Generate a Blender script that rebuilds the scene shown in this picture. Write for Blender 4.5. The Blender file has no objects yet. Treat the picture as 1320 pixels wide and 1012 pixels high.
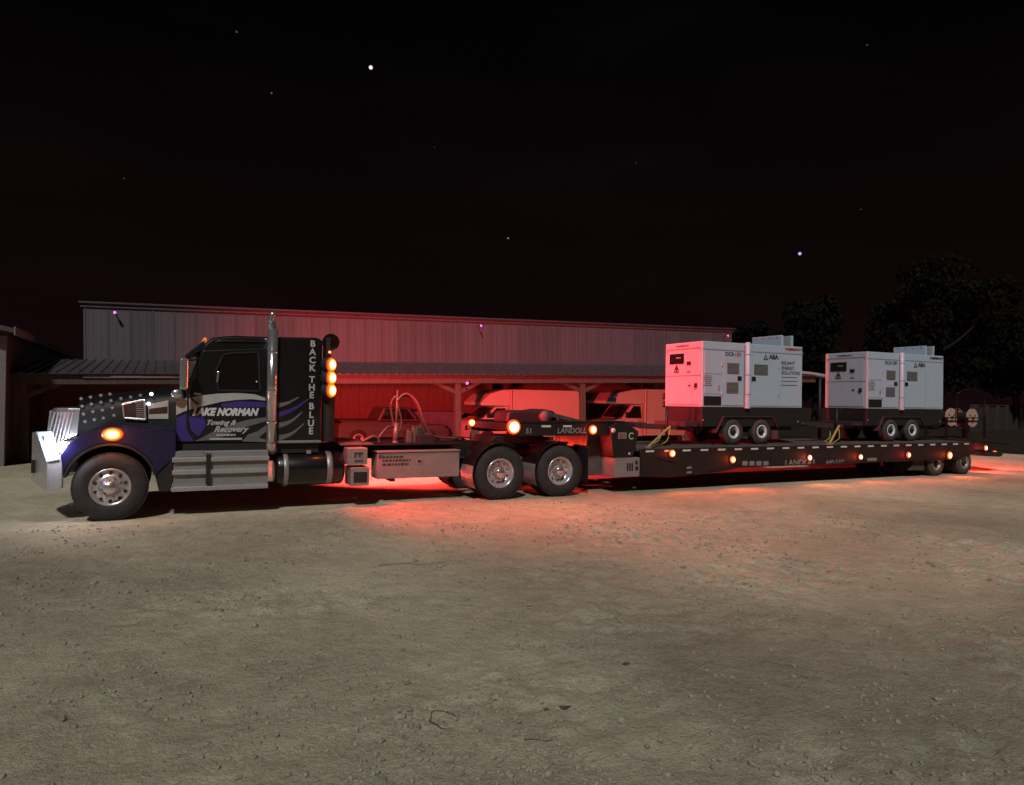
import bpy, bmesh, math, random
from mathutils import Vector, Matrix, noise
random.seed(7)
PI = math.pi
scene = bpy.context.scene
COL = scene.collection

# ------------------------------------------------------------------ camera
CAM = Vector((-5.8523, -12.4682, 1.9615))
RGT = Vector((0.89891718, -0.43787841, 0.01450516))
UPV = Vector((-1.62928805e-02, -3.25918018e-04, 0.999867209))
FWD = Vector((0.43781553, 0.89903415, 0.00742727))
FPX, CX, CY = 911.638, 660.0, 508.0
cd = bpy.data.cameras.new("camera")
cam = bpy.data.objects.new("camera", cd)
COL.objects.link(cam)
m = Matrix((RGT, UPV, -FWD)).transposed().to_4x4()
m.translation = CAM
cam.matrix_world = m
cd.sensor_width = 36.0
cd.sensor_fit = 'HORIZONTAL'
cd.lens = 36.0 * FPX / 1320.0
cd.shift_y = 2.0 / 1320.0
cd.clip_end = 3000
scene.camera = cam

# ------------------------------------------------------------------ night sky
world = bpy.data.worlds.new("World")
scene.world = world
world.use_nodes = True
wn, wl = world.node_tree.nodes, world.node_tree.links
wn.clear()
SUN_EL = math.radians(46)
SUN_DIR = Vector((0.46, 0.75, -math.tan(SUN_EL) * math.hypot(0.46, 0.75))).normalized()   # the way the light travels
wout = wn.new('ShaderNodeOutputWorld')
bg = wn.new('ShaderNodeBackground')
sky = wn.new('ShaderNodeTexSky')
sky.sky_type = 'NISHITA'
sky.sun_disc = False
sky.sun_elevation = math.radians(-3.0)
sky.sun_rotation = math.atan2(-SUN_DIR.x, -SUN_DIR.y)
skm = wn.new('ShaderNodeMixRGB'); skm.blend_type = 'MULTIPLY'; skm.inputs[0].default_value = 1
skm.inputs[2].default_value = (0.012, 0.010, 0.010, 1)
wl.new(sky.outputs[0], skm.inputs[1])
tc = wn.new('ShaderNodeTexCoord')
# faint night airglow with thin cloud
cl = wn.new('ShaderNodeTexNoise'); cl.inputs['Scale'].default_value = 3.0; cl.inputs['Detail'].default_value = 6
mp = wn.new('ShaderNodeMapping'); mp.inputs['Scale'].default_value = (1, 1, 3.5)
wl.new(tc.outputs['Generated'], mp.inputs[0]); wl.new(mp.outputs[0], cl.inputs['Vector'])
cr = wn.new('ShaderNodeValToRGB')
cr.color_ramp.elements[0].position = 0.45; cr.color_ramp.elements[0].color = (0.0004, 0.0002, 0.0003, 1)
cr.color_ramp.elements[1].position = 0.80; cr.color_ramp.elements[1].color = (0.0016, 0.0011, 0.0012, 1)
wl.new(cl.outputs[0], cr.inputs[0])
acc = wn.new('ShaderNodeMixRGB'); acc.blend_type = 'ADD'; acc.inputs[0].default_value = 1
wl.new(skm.outputs[0], acc.inputs[1]); wl.new(cr.outputs[0], acc.inputs[2])
# reddish glow painted low in the sky for lamp-lit haze, the same all round
sp = wn.new('ShaderNodeSeparateXYZ'); wl.new(tc.outputs['Generated'], sp.inputs[0])
gl = wn.new('ShaderNodeValToRGB'); ge = gl.color_ramp.elements
ge[0].position = 0.0; ge[0].color = (.0062, .0021, .0026, 1); ge[1].position = .42; ge[1].color = (0, 0, 0, 1)
em = ge.new(.16); em.color = (.0030, .0009, .0012, 1)
wl.new(sp.outputs[2], gl.inputs[0])
ag = wn.new('ShaderNodeMixRGB'); ag.blend_type = 'ADD'; ag.inputs[0].default_value = 1
wl.new(acc.outputs[0], ag.inputs[1]); wl.new(gl.outputs[0], ag.inputs[2])
last = ag.outputs[0]
def pxray(u, v):
    return FWD + RGT * ((u - CX) / FPX) - UPV * ((v - CY) / FPX)
for (u, v, rad, col) in [(478, 87, 2.1, (2.2, 2.0, 1.7)), (1031, 327, 1.9, (.7, .75, 1.3)), (655, 307, 1.2, (.25, .25, .28)),
                         (305, 41, 1.1, (.10, .10, .10)), (350, 120, 1.1, (.12, .12, .12)), (1118, 58, 1.0, (.06, .06, .06)),
                         (820, 210, .9, (.04, .04, .05)), (160, 230, .9, (.04, .04, .05)), (1110, 270, .9, (.04, .04, .05)), (560, 190, .9, (.03, .03, .03))]:
    d = pxray(u, v).normalized()
    ds = wn.new('ShaderNodeVectorMath'); ds.operation = 'DISTANCE'
    nz = wn.new('ShaderNodeVectorMath'); nz.operation = 'NORMALIZE'
    wl.new(tc.outputs['Generated'], nz.inputs[0]); wl.new(nz.outputs[0], ds.inputs[0])
    ds.inputs[1].default_value = d
    mr = wn.new('ShaderNodeMapRange')
    r = rad / 1000.0
    mr.inputs[1].default_value = r * .35; mr.inputs[2].default_value = r * 1.3; mr.inputs[3].default_value = 1; mr.inputs[4].default_value = 0
    wl.new(ds.outputs['Value'], mr.inputs[0])
    ad = wn.new('ShaderNodeMixRGB'); ad.blend_type = 'ADD'; ad.inputs[2].default_value = (*col, 1)
    wl.new(mr.outputs[0], ad.inputs[0]); wl.new(last, ad.inputs[1])
    last = ad.outputs[0]
wl.new(last, bg.inputs[0]); bg.inputs[1].default_value = 1.0
wl.new(bg.outputs[0], wout.inputs[0])

# ------------------------------------------------------------------ the one distant light (stands in for an unseen lamp behind the camera)
sd = bpy.data.lights.new("frontal_light", 'SUN')
sd.energy = 2.0; sd.angle = math.radians(4); sd.color = (0.99, 0.985, 0.96)
so = bpy.data.objects.new("frontal_light", sd); COL.objects.link(so)
so.rotation_euler = SUN_DIR.to_track_quat('-Z', 'Y').to_euler()
so.location = (0, -20, 30)

vs = scene.view_settings
vs.view_transform = 'Standard'; vs.look = 'None'; vs.gamma = 1; vs.exposure = 0.0; vs.use_curve_mapping = False
scene.cycles.use_denoising = True
scene.cycles.max_bounces = 6
scene.cycles.sample_clamp_indirect = 4

# ------------------------------------------------------------------ helpers
def hit(u, v, p0, n):
    d = pxray(u, v); p0 = Vector(p0); n = Vector(n)
    return CAM + d * ((p0 - CAM).dot(n) / d.dot(n))
def atY(u, v, y): return hit(u, v, (0, y, 0), (0, 1, 0))
def atX(u, v, x): return hit(u, v, (x, 0, 0), (1, 0, 0))
def atZ(u, v, z): return hit(u, v, (0, 0, z), (0, 0, 1))

def mat(name, col, rough=.5, metal=0, var=.0, vscale=6, bump=0, bscale=40, emit=None, estr=0, coat=0, col2=None, spec=.5, stretch=None):
    m = bpy.data.materials.new(name); m.use_nodes = True
    n, l = m.node_tree.nodes, m.node_tree.links
    b = n['Principled BSDF']
    b.inputs['Base Color'].default_value = (*col, 1)
    b.inputs['Roughness'].default_value = rough; b.inputs['Metallic'].default_value = metal
    b.inputs['Coat Weight'].default_value = coat
    b.inputs['Specular IOR Level'].default_value = spec
    if emit:
        b.inputs['Emission Color'].default_value = (*emit, 1); b.inputs['Emission Strength'].default_value = estr
    if var or bump:
        t = n.new('ShaderNodeTexCoord'); src = t.outputs['Object']
        if stretch:
            mpn = n.new('ShaderNodeMapping'); mpn.inputs['Scale'].default_value = stretch
            l.new(src, mpn.inputs[0]); src = mpn.outputs[0]
    if var:
        x = n.new('ShaderNodeTexNoise'); x.inputs['Scale'].default_value = vscale; x.inputs['Detail'].default_value = 7
        x.inputs['Roughness'].default_value = .65
        l.new(src, x.inputs['Vector'])
        r = n.new('ShaderNodeValToRGB')
        c2 = col2 or tuple(c * (1 - var) for c in col)
        r.color_ramp.elements[0].position = .35; r.color_ramp.elements[0].color = (*c2, 1)
        r.color_ramp.elements[1].position = .68; r.color_ramp.elements[1].color = (*col, 1)
        l.new(x.outputs[0], r.inputs[0]); l.new(r.outputs[0], b.inputs['Base Color'])
        q = n.new('ShaderNodeMapRange'); q.inputs[3].default_value = min(1, rough * 1.25 + .03); q.inputs[4].default_value = rough * .85
        l.new(x.outputs[0], q.inputs[0]); l.new(q.outputs[0], b.inputs['Roughness'])
    if bump:
        x = n.new('ShaderNodeTexNoise'); x.inputs['Scale'].default_value = bscale; x.inputs['Detail'].default_value = 5
        l.new(src, x.inputs['Vector'])
        bp = n.new('ShaderNodeBump'); bp.inputs['Strength'].default_value = bump; bp.inputs['Distance'].default_value = .02
        l.new(x.outputs[0], bp.inputs['Height']); l.new(bp.outputs[0], b.inputs['Normal'])
    return m

M = {}
M['black'] = mat('black paint', (.008, .007, .008), .30, coat=.35, var=.5, vscale=2)
M['blue'] = mat('blue paint', (.012, .009, .055), .22, coat=.6, var=.3, vscale=2)
M['matblack'] = mat('matte black', (.014, .013, .013), .55, var=.4, vscale=5)
M['frame'] = mat('black frame steel', (.0095, .0085, .0085), .5, var=.5, vscale=4)
M['rubber'] = mat('tyre rubber', (.030, .028, .026), .75, var=.4, vscale=7, bump=.15, bscale=60)
M['dusty'] = mat('dusty tyre rubber', (.060, .052, .044), .85, var=.4, vscale=8)
M['chrome'] = mat('chrome', (.72, .72, .74), .17, .85, var=.12, vscale=4)
M['alu'] = mat('polished aluminium', (.66, .65, .66), .26, .7, var=.2, vscale=6)
M['alup'] = mat('brushed aluminium plate', (.36, .35, .34), .42, .55, var=.25, vscale=3, stretch=(1, 1, 8))
M['white'] = mat('white enamel', (.40, .47, .56), .38, var=.06, vscale=3)
M['wheelwhite'] = mat('white wheel enamel', (.66, .66, .70), .35, var=.08, vscale=9)
M['greyvent'] = mat('grey louvre', (.20, .20, .20), .55)
M['darkhole'] = mat('dark opening', (.006, .006, .006), .6)
M['glass'] = mat('tinted glass', (.012, .009, .009), .05, coat=.3)
M['decalwhite'] = mat('white vinyl', (.42, .42, .40), .45, var=.15, vscale=8)
M['decalgrey'] = mat('grey vinyl', (.16, .15, .15), .45, var=.35, vscale=9)
M['decalblue'] = mat('blue vinyl', (.05, .03, .20), .4, var=.2, vscale=6)
M['letter'] = mat('white lettering', (.60, .60, .60), .5)
M['silverletter'] = mat('silver lettering', (.42, .41, .42), .5)
M['dimletter'] = mat('dim lettering', (.20, .19, .18), .55)
M['darkletter'] = mat('dark lettering', (.03, .03, .035), .5)
M['redletter'] = mat('red lettering', (.30, .03, .04), .5)
M['reflector'] = mat('reflective tape', (.55, .55, .52), .35)
M['hose'] = mat('rubber hose', (.05, .045, .042), .45)
M['mast'] = mat('galvanised post', (.12, .11, .105), .4, .3)
M['amberlens'] = mat('lit amber lens', (.8, .3, .05), .3, emit=(1, .26, .025), estr=3)
M['towerlens'] = mat('lit warning lens', (.8, .3, .05), .3, emit=(1, .30, .03), estr=3.6)
M['whiteamber'] = mat('lit pale lens', (.8, .5, .3), .3, emit=(1, .42, .13), estr=3.2)
M['hot'] = mat('hot lamp core', (.9, .8, .5), .3, emit=(1, .78, .42), estr=5)
M['hotpale'] = mat('hot pale lamp core', (.9, .8, .7), .3, emit=(1, .86, .70), estr=5)
M['redlens'] = mat('lit red lens', (.7, .05, .02), .3, emit=(1, .14, .04), estr=2.4)
M['dimamber'] = mat('dim amber lens', (.6, .2, .03), .3, emit=(1, .22, .03), estr=.5)
M['headlens'] = mat('lit headlight lens', (.9, .9, .95), .15, emit=(.93, .92, 1), estr=5)
M['spotlens'] = mat('lit small lens', (.9, .9, .95), .2, emit=(.85, .9, 1), estr=4)
M['irlens'] = mat('infrared lens', (.4, .1, .5), .3, emit=(.75, .16, .85), estr=1.6)
M['wall'] = mat('galvanised wall sheet', (.110, .090, .104), .55, .1, var=.22, vscale=1.2, stretch=(1, 1, .25))
M['wallb'] = mat('galvanised wall sheet dull', (.096, .080, .092), .58, .1, var=.25, vscale=1.4, stretch=(1, 1, .25))
M['roof'] = mat('galvanised roof sheet', (.075, .064, .073), .5, .15, var=.3, vscale=1.6)
M['brownwall'] = mat('brown boarded wall', (.15, .09, .075), .8, var=.4, vscale=4, stretch=(6, 1, .4))
M['timber'] = mat('weathered timber', (.075, .054, .046), .8, var=.4, vscale=6, stretch=(4, 4, .6))
M['paletrim'] = mat('pale trim', (.17, .145, .15), .6, var=.2, vscale=5)
M['shed'] = mat('brown shed siding', (.085, .05, .045), .8, var=.3, vscale=3)
M['vanwhite'] = mat('van white', (.55, .53, .52), .4, var=.08, vscale=2)
M['vanblue'] = mat('van blue print', (.05, .06, .25), .5)
M['bin'] = mat('blue grey bin', (.10, .11, .19), .6, var=.3, vscale=3)
M['car'] = mat('dark grey car paint', (.05, .05, .055), .3, coat=.5)
M['bark'] = mat('bark', (.008, .007, .006), .9, var=.4, vscale=9)
M['leaf'] = mat('dark leaves', (.006, .008, .005), .9, var=.5, vscale=2, spec=.1)
M['fence'] = mat('dark fence', (.034, .025, .027), .8, var=.3, vscale=2)
M['reel'] = mat('pale cable reel', (.42, .36, .27), .7, var=.3, vscale=5)
M['fendred'] = mat('dark oxide paint', (.06, .03, .032), .5, var=.3, vscale=5)
M['redsteel'] = mat('grey painted steel', (.10, .088, .084), .5, var=.4, vscale=5)
M['deck'] = mat('worn timber decking', (.10, .085, .07), .85, var=.5, vscale=5)
M['strap'] = mat('yellow strap', (.40, .34, .08), .7)
M['stone'] = mat('gravel stone', (.38, .345, .265), .95, var=.5, vscale=14, spec=.15)
M['twig'] = mat('dry twig', (.20, .16, .11), .9)
M['dryleaf'] = mat('dry leaf', (.10, .07, .04), .9)
M['rock'] = mat('pink pipe', (.40, .30, .30), .5)

M['halo'] = mat('orange bloom ring', (.5, .12, .02), .35, emit=(1, .13, .012), estr=1.5)  # outer rings widen the lens, their glow standing in for bloom
M['rim'] = mat('deep orange bloom edge', (.35, .06, .01), .4, emit=(1, .075, .012), estr=.55)
M['halored'] = mat('red bloom ring', (.5, .05, .02), .35, emit=(1, .07, .02), estr=1.2)
def grad_lens(name, c, r, kind, parent, sign=-1, depth=.045):
    """a lit lens: hot core, outer rings painted to stand in for lamp bloom"""
    mb = MB(); k = depth * sign; seg = 28
    core = .62 if kind == 'pale' else .50
    pr = [(.0005, 1), (core * r, .90), (r * .70, .72), (r * .86, .45), (r, 0)]
    for i in range(4):
        mb.cur = i; mb.lathe([(pr[i][0], pr[i][1] * k), (pr[i + 1][0], pr[i + 1][1] * k)], c, 'y', seg)
    mats = {'amber': ['hot', 'amberlens', 'halo', 'rim'], 'pale': ['hotpale', 'whiteamber', 'halo', 'rim'], 'red': ['hot', 'redlens', 'halored', 'rim']}[kind]
    return mb.build(name, mats, parent)

class MB:
    """collects shapes for ONE mesh object"""
    def __init__(s): s.v = []; s.f = []; s.sm = []; s.mi = []; s.cur = 0
    def add(s, vs, fs, smooth=False):
        o = len(s.v); s.v += [tuple(p) for p in vs]
        for f in fs: s.f.append([i + o for i in f]); s.sm.append(smooth); s.mi.append(s.cur)
        return s
    def box(s, a, b):
        (x0, y0, z0), (x1, y1, z1) = a, b
        if x0 > x1: x0, x1 = x1, x0
        if y0 > y1: y0, y1 = y1, y0
        if z0 > z1: z0, z1 = z1, z0
        return s.add([(x0, y0, z0), (x1, y0, z0), (x1, y1, z0), (x0, y1, z0), (x0, y0, z1), (x1, y0, z1), (x1, y1, z1), (x0, y1, z1)],
              [(3, 2, 1, 0), (4, 5, 6, 7), (0, 1, 5, 4), (1, 2, 6, 5), (2, 3, 7, 6), (3, 0, 4, 7)])
    def prism(s, pts, y0, y1):                       # (x,z) outline extruded along y
        n = len(pts)
        area = sum(pts[i][0] * pts[(i + 1) % n][1] - pts[(i + 1) % n][0] * pts[i][1] for i in range(n))
        if area < 0: pts = pts[::-1]
        vs = [(x, y0, z) for x, z in pts] + [(x, y1, z) for x, z in pts]
        fs = [list(range(n)), list(range(2 * n - 1, n - 1, -1))] + [(i, i + n, (i + 1) % n + n, (i + 1) % n) for i in range(n)]
        return s.add(vs, fs)
    def hull(s, pts3, n, t):                         # planar outline (3D) given thickness t along n
        k = len(pts3); n = Vector(n).normalized()
        vs = [Vector(p) + n * t for p in pts3] + [Vector(p) for p in pts3]
        fs = [list(range(k)), list(range(2 * k - 1, k - 1, -1))] + [(i, i + k, (i + 1) % k + k, (i + 1) % k) for i in range(k)]
        return s.add(vs, fs)
    def lathe(s, prof, c, axis='y', seg=32, smooth=True, a0=0, a1=2 * PI):
        full = abs(a1 - a0 - 2 * PI) < 1e-6
        k = seg if full else seg + 1
        vs = []
        for (r, h) in prof:
            for i in range(k):
                a = a0 + (a1 - a0) * i / seg
                p, q = r * math.cos(a), r * math.sin(a)
                if axis == 'y': vs.append((c[0] + p, c[1] + h, c[2] + q))
                elif axis == 'z': vs.append((c[0] + p, c[1] + q, c[2] + h))
                else: vs.append((c[0] + h, c[1] + p, c[2] + q))
        fs = []
        for j in range(len(prof) - 1):
            for i in range(seg):
                i2 = (i + 1) % k
                fs.append((j * k + i, j * k + i2, (j + 1) * k + i2, (j + 1) * k + i))
        return s.add(vs, fs, smooth)
    def cyl(s, c, r, h, axis='y', seg=24, cap=True):
        pr = [(r, 0), (r, h)]
        s.lathe(pr, c, axis, seg)
        if cap: s.lathe([(0.0005, 0), (r, 0)], c, axis, seg, False); s.lathe([(r, h), (0.0005, h)], c, axis, seg, False)
        return s
    def tube(s, pts, r, seg=8, r1=None):
        pts = [Vector(p) for p in pts]; n = len(pts); vs = []
        ref = Vector((.13, .21, .97))
        for i, p in enumerate(pts):
            t = (pts[min(i + 1, n - 1)] - pts[max(i - 1, 0)]).normalized()
            rr = ref if abs(t.dot(ref)) < .95 else Vector((1, 0, 0))
            a = t.cross(rr).normalized(); b = t.cross(a)
            q = r if r1 is None else r + (r1 - r) * i / (n - 1)
            for k in range(seg):
                g = 2 * PI * k / seg; vs.append(p + a * (q * math.cos(g)) + b * (q * math.sin(g)))
        fs = [(i * seg + k, i * seg + (k + 1) % seg, (i + 1) * seg + (k + 1) % seg, (i + 1) * seg + k) for i in range(n - 1) for k in range(seg)]
        fs += [list(range(seg))[::-1], [(n - 1) * seg + k for k in range(seg)]]
        return s.add(vs, fs, True)
    def bar(s, a, b, w, h):                          # square bar from a to b
        a, b = Vector(a), Vector(b); t = (b - a).normalized()
        u = t.cross(Vector((0, 0, 1)))
        if u.length < .01: u = Vector((1, 0, 0))
        u.normalize(); v = u.cross(t)
        vs = [p + u * (w / 2 * i) + v * (h / 2 * j) for p in (a, b) for i, j in ((-1, -1), (1, -1), (1, 1), (-1, 1))]
        return s.add(vs, [(0, 1, 2, 3), (7, 6, 5, 4), (0, 4, 5, 1), (1, 5, 6, 2), (2, 6, 7, 3), (3, 7, 4, 0)])
    def mesh(s, name):
        me = bpy.data.meshes.new(name); me.from_pydata(s.v, [], s.f)
        me.polygons.foreach_set('use_smooth', s.sm); me.polygons.foreach_set('material_index', s.mi)
        bm = bmesh.new(); bm.from_mesh(me); bmesh.ops.recalc_face_normals(bm, faces=bm.faces); bm.to_mesh(me); bm.free()
        me.update(); return me
    def build(s, name, mt, parent=None, bevel=0, seg=2):
        me = s.mesh(name)
        for q in (mt if isinstance(mt, (list, tuple)) else [mt]): me.materials.append(M[q] if isinstance(q, str) else q)
        return link(name, me, parent, bevel, seg)

def link(name, me, parent=None, bevel=0, seg=2):
    o = bpy.data.objects.new(name, me); COL.objects.link(o)
    if parent is not None: o.parent = parent
    if bevel:
        b = o.modifiers.new('bevel', 'BEVEL'); b.width = bevel; b.segments = seg; b.limit_method = 'ANGLE'; b.angle_limit = math.radians(40)
        b.harden_normals = False
    return o
def tag(o, label, cat, group=None, kind=None):
    if label: o['label'] = label
    if cat: o['category'] = cat
    if group: o['group'] = group
    if kind: o['kind'] = kind
    return o
def thing(name, label, cat, loc=(0, 0, 0), rz=0, group=None):
    o = bpy.data.objects.new(name, None); COL.objects.link(o); o.empty_display_size = .2
    o.location = loc; o.rotation_euler = (0, 0, rz)
    return tag(o, label, cat, group)
def part_empty(name, parent, loc=(0, 0, 0)):
    o = bpy.data.objects.new(name, None); COL.objects.link(o); o.empty_display_size = .1; o.parent = parent; o.location = loc
    return o
def copy_tree(o, parent=None):
    c = o.copy(); COL.objects.link(c); c.parent = parent
    for ch in list(o.children): copy_tree(ch, c)
    return c
def text_mesh(s, size, xf, shear=0, bold=0, depth=.0015, align='CENTER', xs=1.0):
    cu = bpy.data.curves.new('lettering', 'FONT'); cu.body = s; cu.size = size; cu.shear = shear; cu.offset = bold; cu.extrude = depth
    cu.align_x = align; cu.align_y = 'CENTER'; cu.resolution_u = 3
    o = bpy.data.objects.new('lettering', cu); COL.objects.link(o)
    bpy.context.view_layer.update()
    me = bpy.data.meshes.new_from_object(o.evaluated_get(bpy.context.evaluated_depsgraph_get()))
    bpy.data.objects.remove(o); bpy.data.curves.remove(cu)
    me.transform(xf @ Matrix.Diagonal((xs, 1, 1, 1)))
    return me
def text_to(name, s, size, loc, mt, parent, face='-y', **kw):
    if face == '-y': R = Matrix(((1, 0, 0), (0, 0, -1), (0, 1, 0))).to_4x4()      # text x -> x, text y -> z
    else: R = Matrix(((0, 0, -1), (-1, 0, 0), (0, 1, 0))).to_4x4()                # '-x' face: text x -> -y
    me = text_mesh(s, size, Matrix.Translation(loc) @ R, **kw)
    me.materials.clear(); me.materials.append(M[mt]); me.name = name
    return link(name, me, parent)
def lamp(name, loc, col, watt, parent, rad=.04, spot=None, aim=None, blend=.5):
    L = bpy.data.lights.new(name, 'SPOT' if spot else 'POINT'); L.color = col; L.energy = watt; L.shadow_soft_size = rad
    if spot: L.spot_size = math.radians(spot); L.spot_blend = blend
    o = bpy.data.objects.new(name, L); COL.objects.link(o); o.parent = parent; o.location = loc
    if aim: o.rotation_euler = Vector(aim).to_track_quat('-Z', 'Y').to_euler()
    return o
def smooth_line(pts, n=6):                            # Catmull-Rom
    P = [Vector(p) for p in pts]; P = [P[0] * 2 - P[1]] + P + [P[-1] * 2 - P[-2]]; out = []
    for i in range(1, len(P) - 2):
        for k in range(n):
            t = k / n; a, b, c, d = P[i - 1:i + 3]
            out.append(.5 * ((2 * b) + (c - a) * t + (2 * a - 5 * b + 4 * c - d) * t * t + (3 * b - a - 3 * c + d) * t ** 3))
    out.append(P[-2]); return out
def decal(name, px, p0, n, mt, parent, t=.003, curve=False):
    pts = [hit(u, v, p0, n) for u, v in px]
    mb = MB(); mb.hull(pts, n, t)
    return mb.build(name, mt, parent)

# ================================================================== GROUND
def ground_material():
    m = bpy.data.materials.new('packed dirt'); m.use_nodes = True
    n, l = m.node_tree.nodes, m.node_tree.links; b = n['Principled BSDF']; b.inputs['Roughness'].default_value = .95
    b.inputs['Specular IOR Level'].default_value = .15
    t = n.new('ShaderNodeTexCoord')
    def nz(sc, det=6, rough=.6, dist=0):
        x = n.new('ShaderNodeTexNoise'); x.inputs['Scale'].default_value = sc; x.inputs['Detail'].default_value = det
        x.inputs['Roughness'].default_value = rough; x.inputs['Distortion'].default_value = dist
        l.new(t.outputs['Object'], x.inputs['Vector']); return x.outputs[0]
    def ramp(src, p0, c0, p1, c1):
        r = n.new('ShaderNodeValToRGB'); r.color_ramp.elements[0].position = p0; r.color_ramp.elements[0].color = (*c0, 1)
        r.color_ramp.elements[1].position = p1; r.color_ramp.elements[1].color = (*c1, 1); l.new(src, r.inputs[0]); return r.outputs[0]
    def mix(mode, fac, a, bb):
        x = n.new('ShaderNodeMixRGB'); x.blend_type = mode
        if isinstance(fac, float): x.inputs[0].default_value = fac
        else: l.new(fac, x.inputs[0])
        l.new(a, x.inputs[1]); l.new(bb, x.inputs[2]); return x.outputs[0]
    base = ramp(nz(.35, 8, .6, .6), .3, (.66, .585, .42), .7, (.90, .80, .58))
    mid = ramp(nz(3.2, 8, .7), .3, (.68, .68, .66), .7, (1, 1, 1))
    fine = ramp(nz(38, 6, .75), .3, (.62, .62, .60), .62, (1, 1, 1))
    pit_shade = ramp(nz(75, 3, .6), .30, (.36, .35, .32), .43, (1, 1, 1))  # dark specks painted as shade in small pits
    big = ramp(nz(.16, 4, .5, .4), .36, (.60, .60, .62), .58, (1, 1, 1))  # broad random darkening put in for the light falling off
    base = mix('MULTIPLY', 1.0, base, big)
    c = mix('MULTIPLY', 1.0, base, mid); c = mix('MULTIPLY', .8, c, fine); c = mix('MULTIPLY', .7, c, pit_shade)
    # far ground is darkened by its own sheet for fading light
    sep = n.new('ShaderNodeSeparateXYZ'); l.new(t.outputs['Object'], sep.inputs[0])
    l.new(c, b.inputs['Base Color'])
    h1 = nz(9, 8, .7); h2 = nz(55, 5, .7)
    ad = n.new('ShaderNodeMath'); ad.operation = 'MULTIPLY_ADD'; l.new(h2, ad.inputs[0]); ad.inputs[1].default_value = .35; l.new(h1, ad.inputs[2])
    bp = n.new('ShaderNodeBump'); bp.inputs['Strength'].default_value = .8; bp.inputs['Distance'].default_value = .08
    l.new(ad.outputs[0], bp.inputs['Height']); l.new(bp.outputs[0], b.inputs['Normal'])
    return m
def track(x, y, x0, dirx, w):                        # tyre ruts with cleat marks
    return 0
def gz(x, y):
    d = math.hypot(x + 5.8, y + 12.4)
    k = max(0., min(1., (-.9 - y) / 1.5)) * max(0., min(1., (24 - d) / 10))
    if k <= 0: return 0.
    a = noise.fractal(Vector((x * .55, y * .55, 3.1)), 1.0, 2.0, 3) * .022
    b = noise.fractal(Vector((x * 4.2, y * 4.2, 9.7)), .9, 2.1, 4)
    pat = max(0., min(1., noise.noise(Vector((x * .7, y * .7, 1.3))) * 1.6 + .45))
    b *= .009 + .034 * pat * pat
    # a few old wheel ruts running across the yard
    r = 0
    for (px, py, ang, wd) in ((-4.6, -7.5, .55, .24), (-3.0, -6.0, 1.0, .22), (-1.0, -5.0, .35, .26), (-6.5, -6.4, 1.25, .22), (-2.2, -8.3, .15, .2)):
        dx, dy = x - px, y - py; s = dx * math.cos(ang) + dy * math.sin(ang); t = -dx * math.sin(ang) + dy * math.cos(ang) + .15 * math.sin(s * .8)
        if abs(t) < wd and abs(s) < 1.5:
            e = (1 - (t / wd) ** 2) * (1 - (s / 1.5) ** 2)
            r += e * (-.006 + .0065 * math.sin(s * 52 + 9 * abs(t)) * max(0, noise.noise(Vector((x * 1.7, y * 1.7, 5))) + .25))
    return k * (a + b + r)
def axis_vals(lo, hi, f0, f1, step, grow=1.25):
    v = [f0 + i * step for i in range(int((f1 - f0) / step) + 1)]
    s, x = step, v[-1]
    while x < hi: s *= grow; x += s; v.append(min(x, hi))
    s, x = step, f0; w = []
    while x > lo: s *= grow; x -= s; w.append(max(x, lo))
    return w[::-1] + v
def make_ground():
    xs = axis_vals(-200, 260, -9.5, 5.0, .032); ys = axis_vals(-60, 260, -10.6, -3.0, .028)
    nx, ny = len(xs), len(ys)
    vs = [(x, y, gz(x, y)) for y in ys for x in xs]
    fs = [(j * nx + i, j * nx + i + 1, (j + 1) * nx + i + 1, (j + 1) * nx + i) for j in range(ny - 1) for i in range(nx - 1)]
    me = bpy.data.meshes.new('ground'); me.from_pydata(vs, [], fs); me.polygons.foreach_set('use_smooth', [True] * len(fs))
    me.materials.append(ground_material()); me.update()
    o = link('ground', me); o['kind'] = 'structure'
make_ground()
def make_falloff_sheet():  # dark sheet painted over the far ground for light fading with distance
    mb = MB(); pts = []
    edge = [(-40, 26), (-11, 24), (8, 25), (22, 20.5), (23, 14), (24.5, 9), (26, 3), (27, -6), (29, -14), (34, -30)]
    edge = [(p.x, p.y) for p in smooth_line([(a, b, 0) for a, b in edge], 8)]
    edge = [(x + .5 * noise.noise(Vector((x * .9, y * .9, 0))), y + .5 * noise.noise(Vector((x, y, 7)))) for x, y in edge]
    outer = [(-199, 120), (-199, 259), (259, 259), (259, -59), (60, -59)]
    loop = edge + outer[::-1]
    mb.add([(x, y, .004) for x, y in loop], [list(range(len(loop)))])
    m = mat('ground darkened for falloff', (.038, .027, .019), .95, var=.5, vscale=.8, bump=.5, bscale=6, spec=.1)
    o = mb.build('falloff_sheet', m); o['kind'] = 'structure'
make_falloff_sheet()
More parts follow.
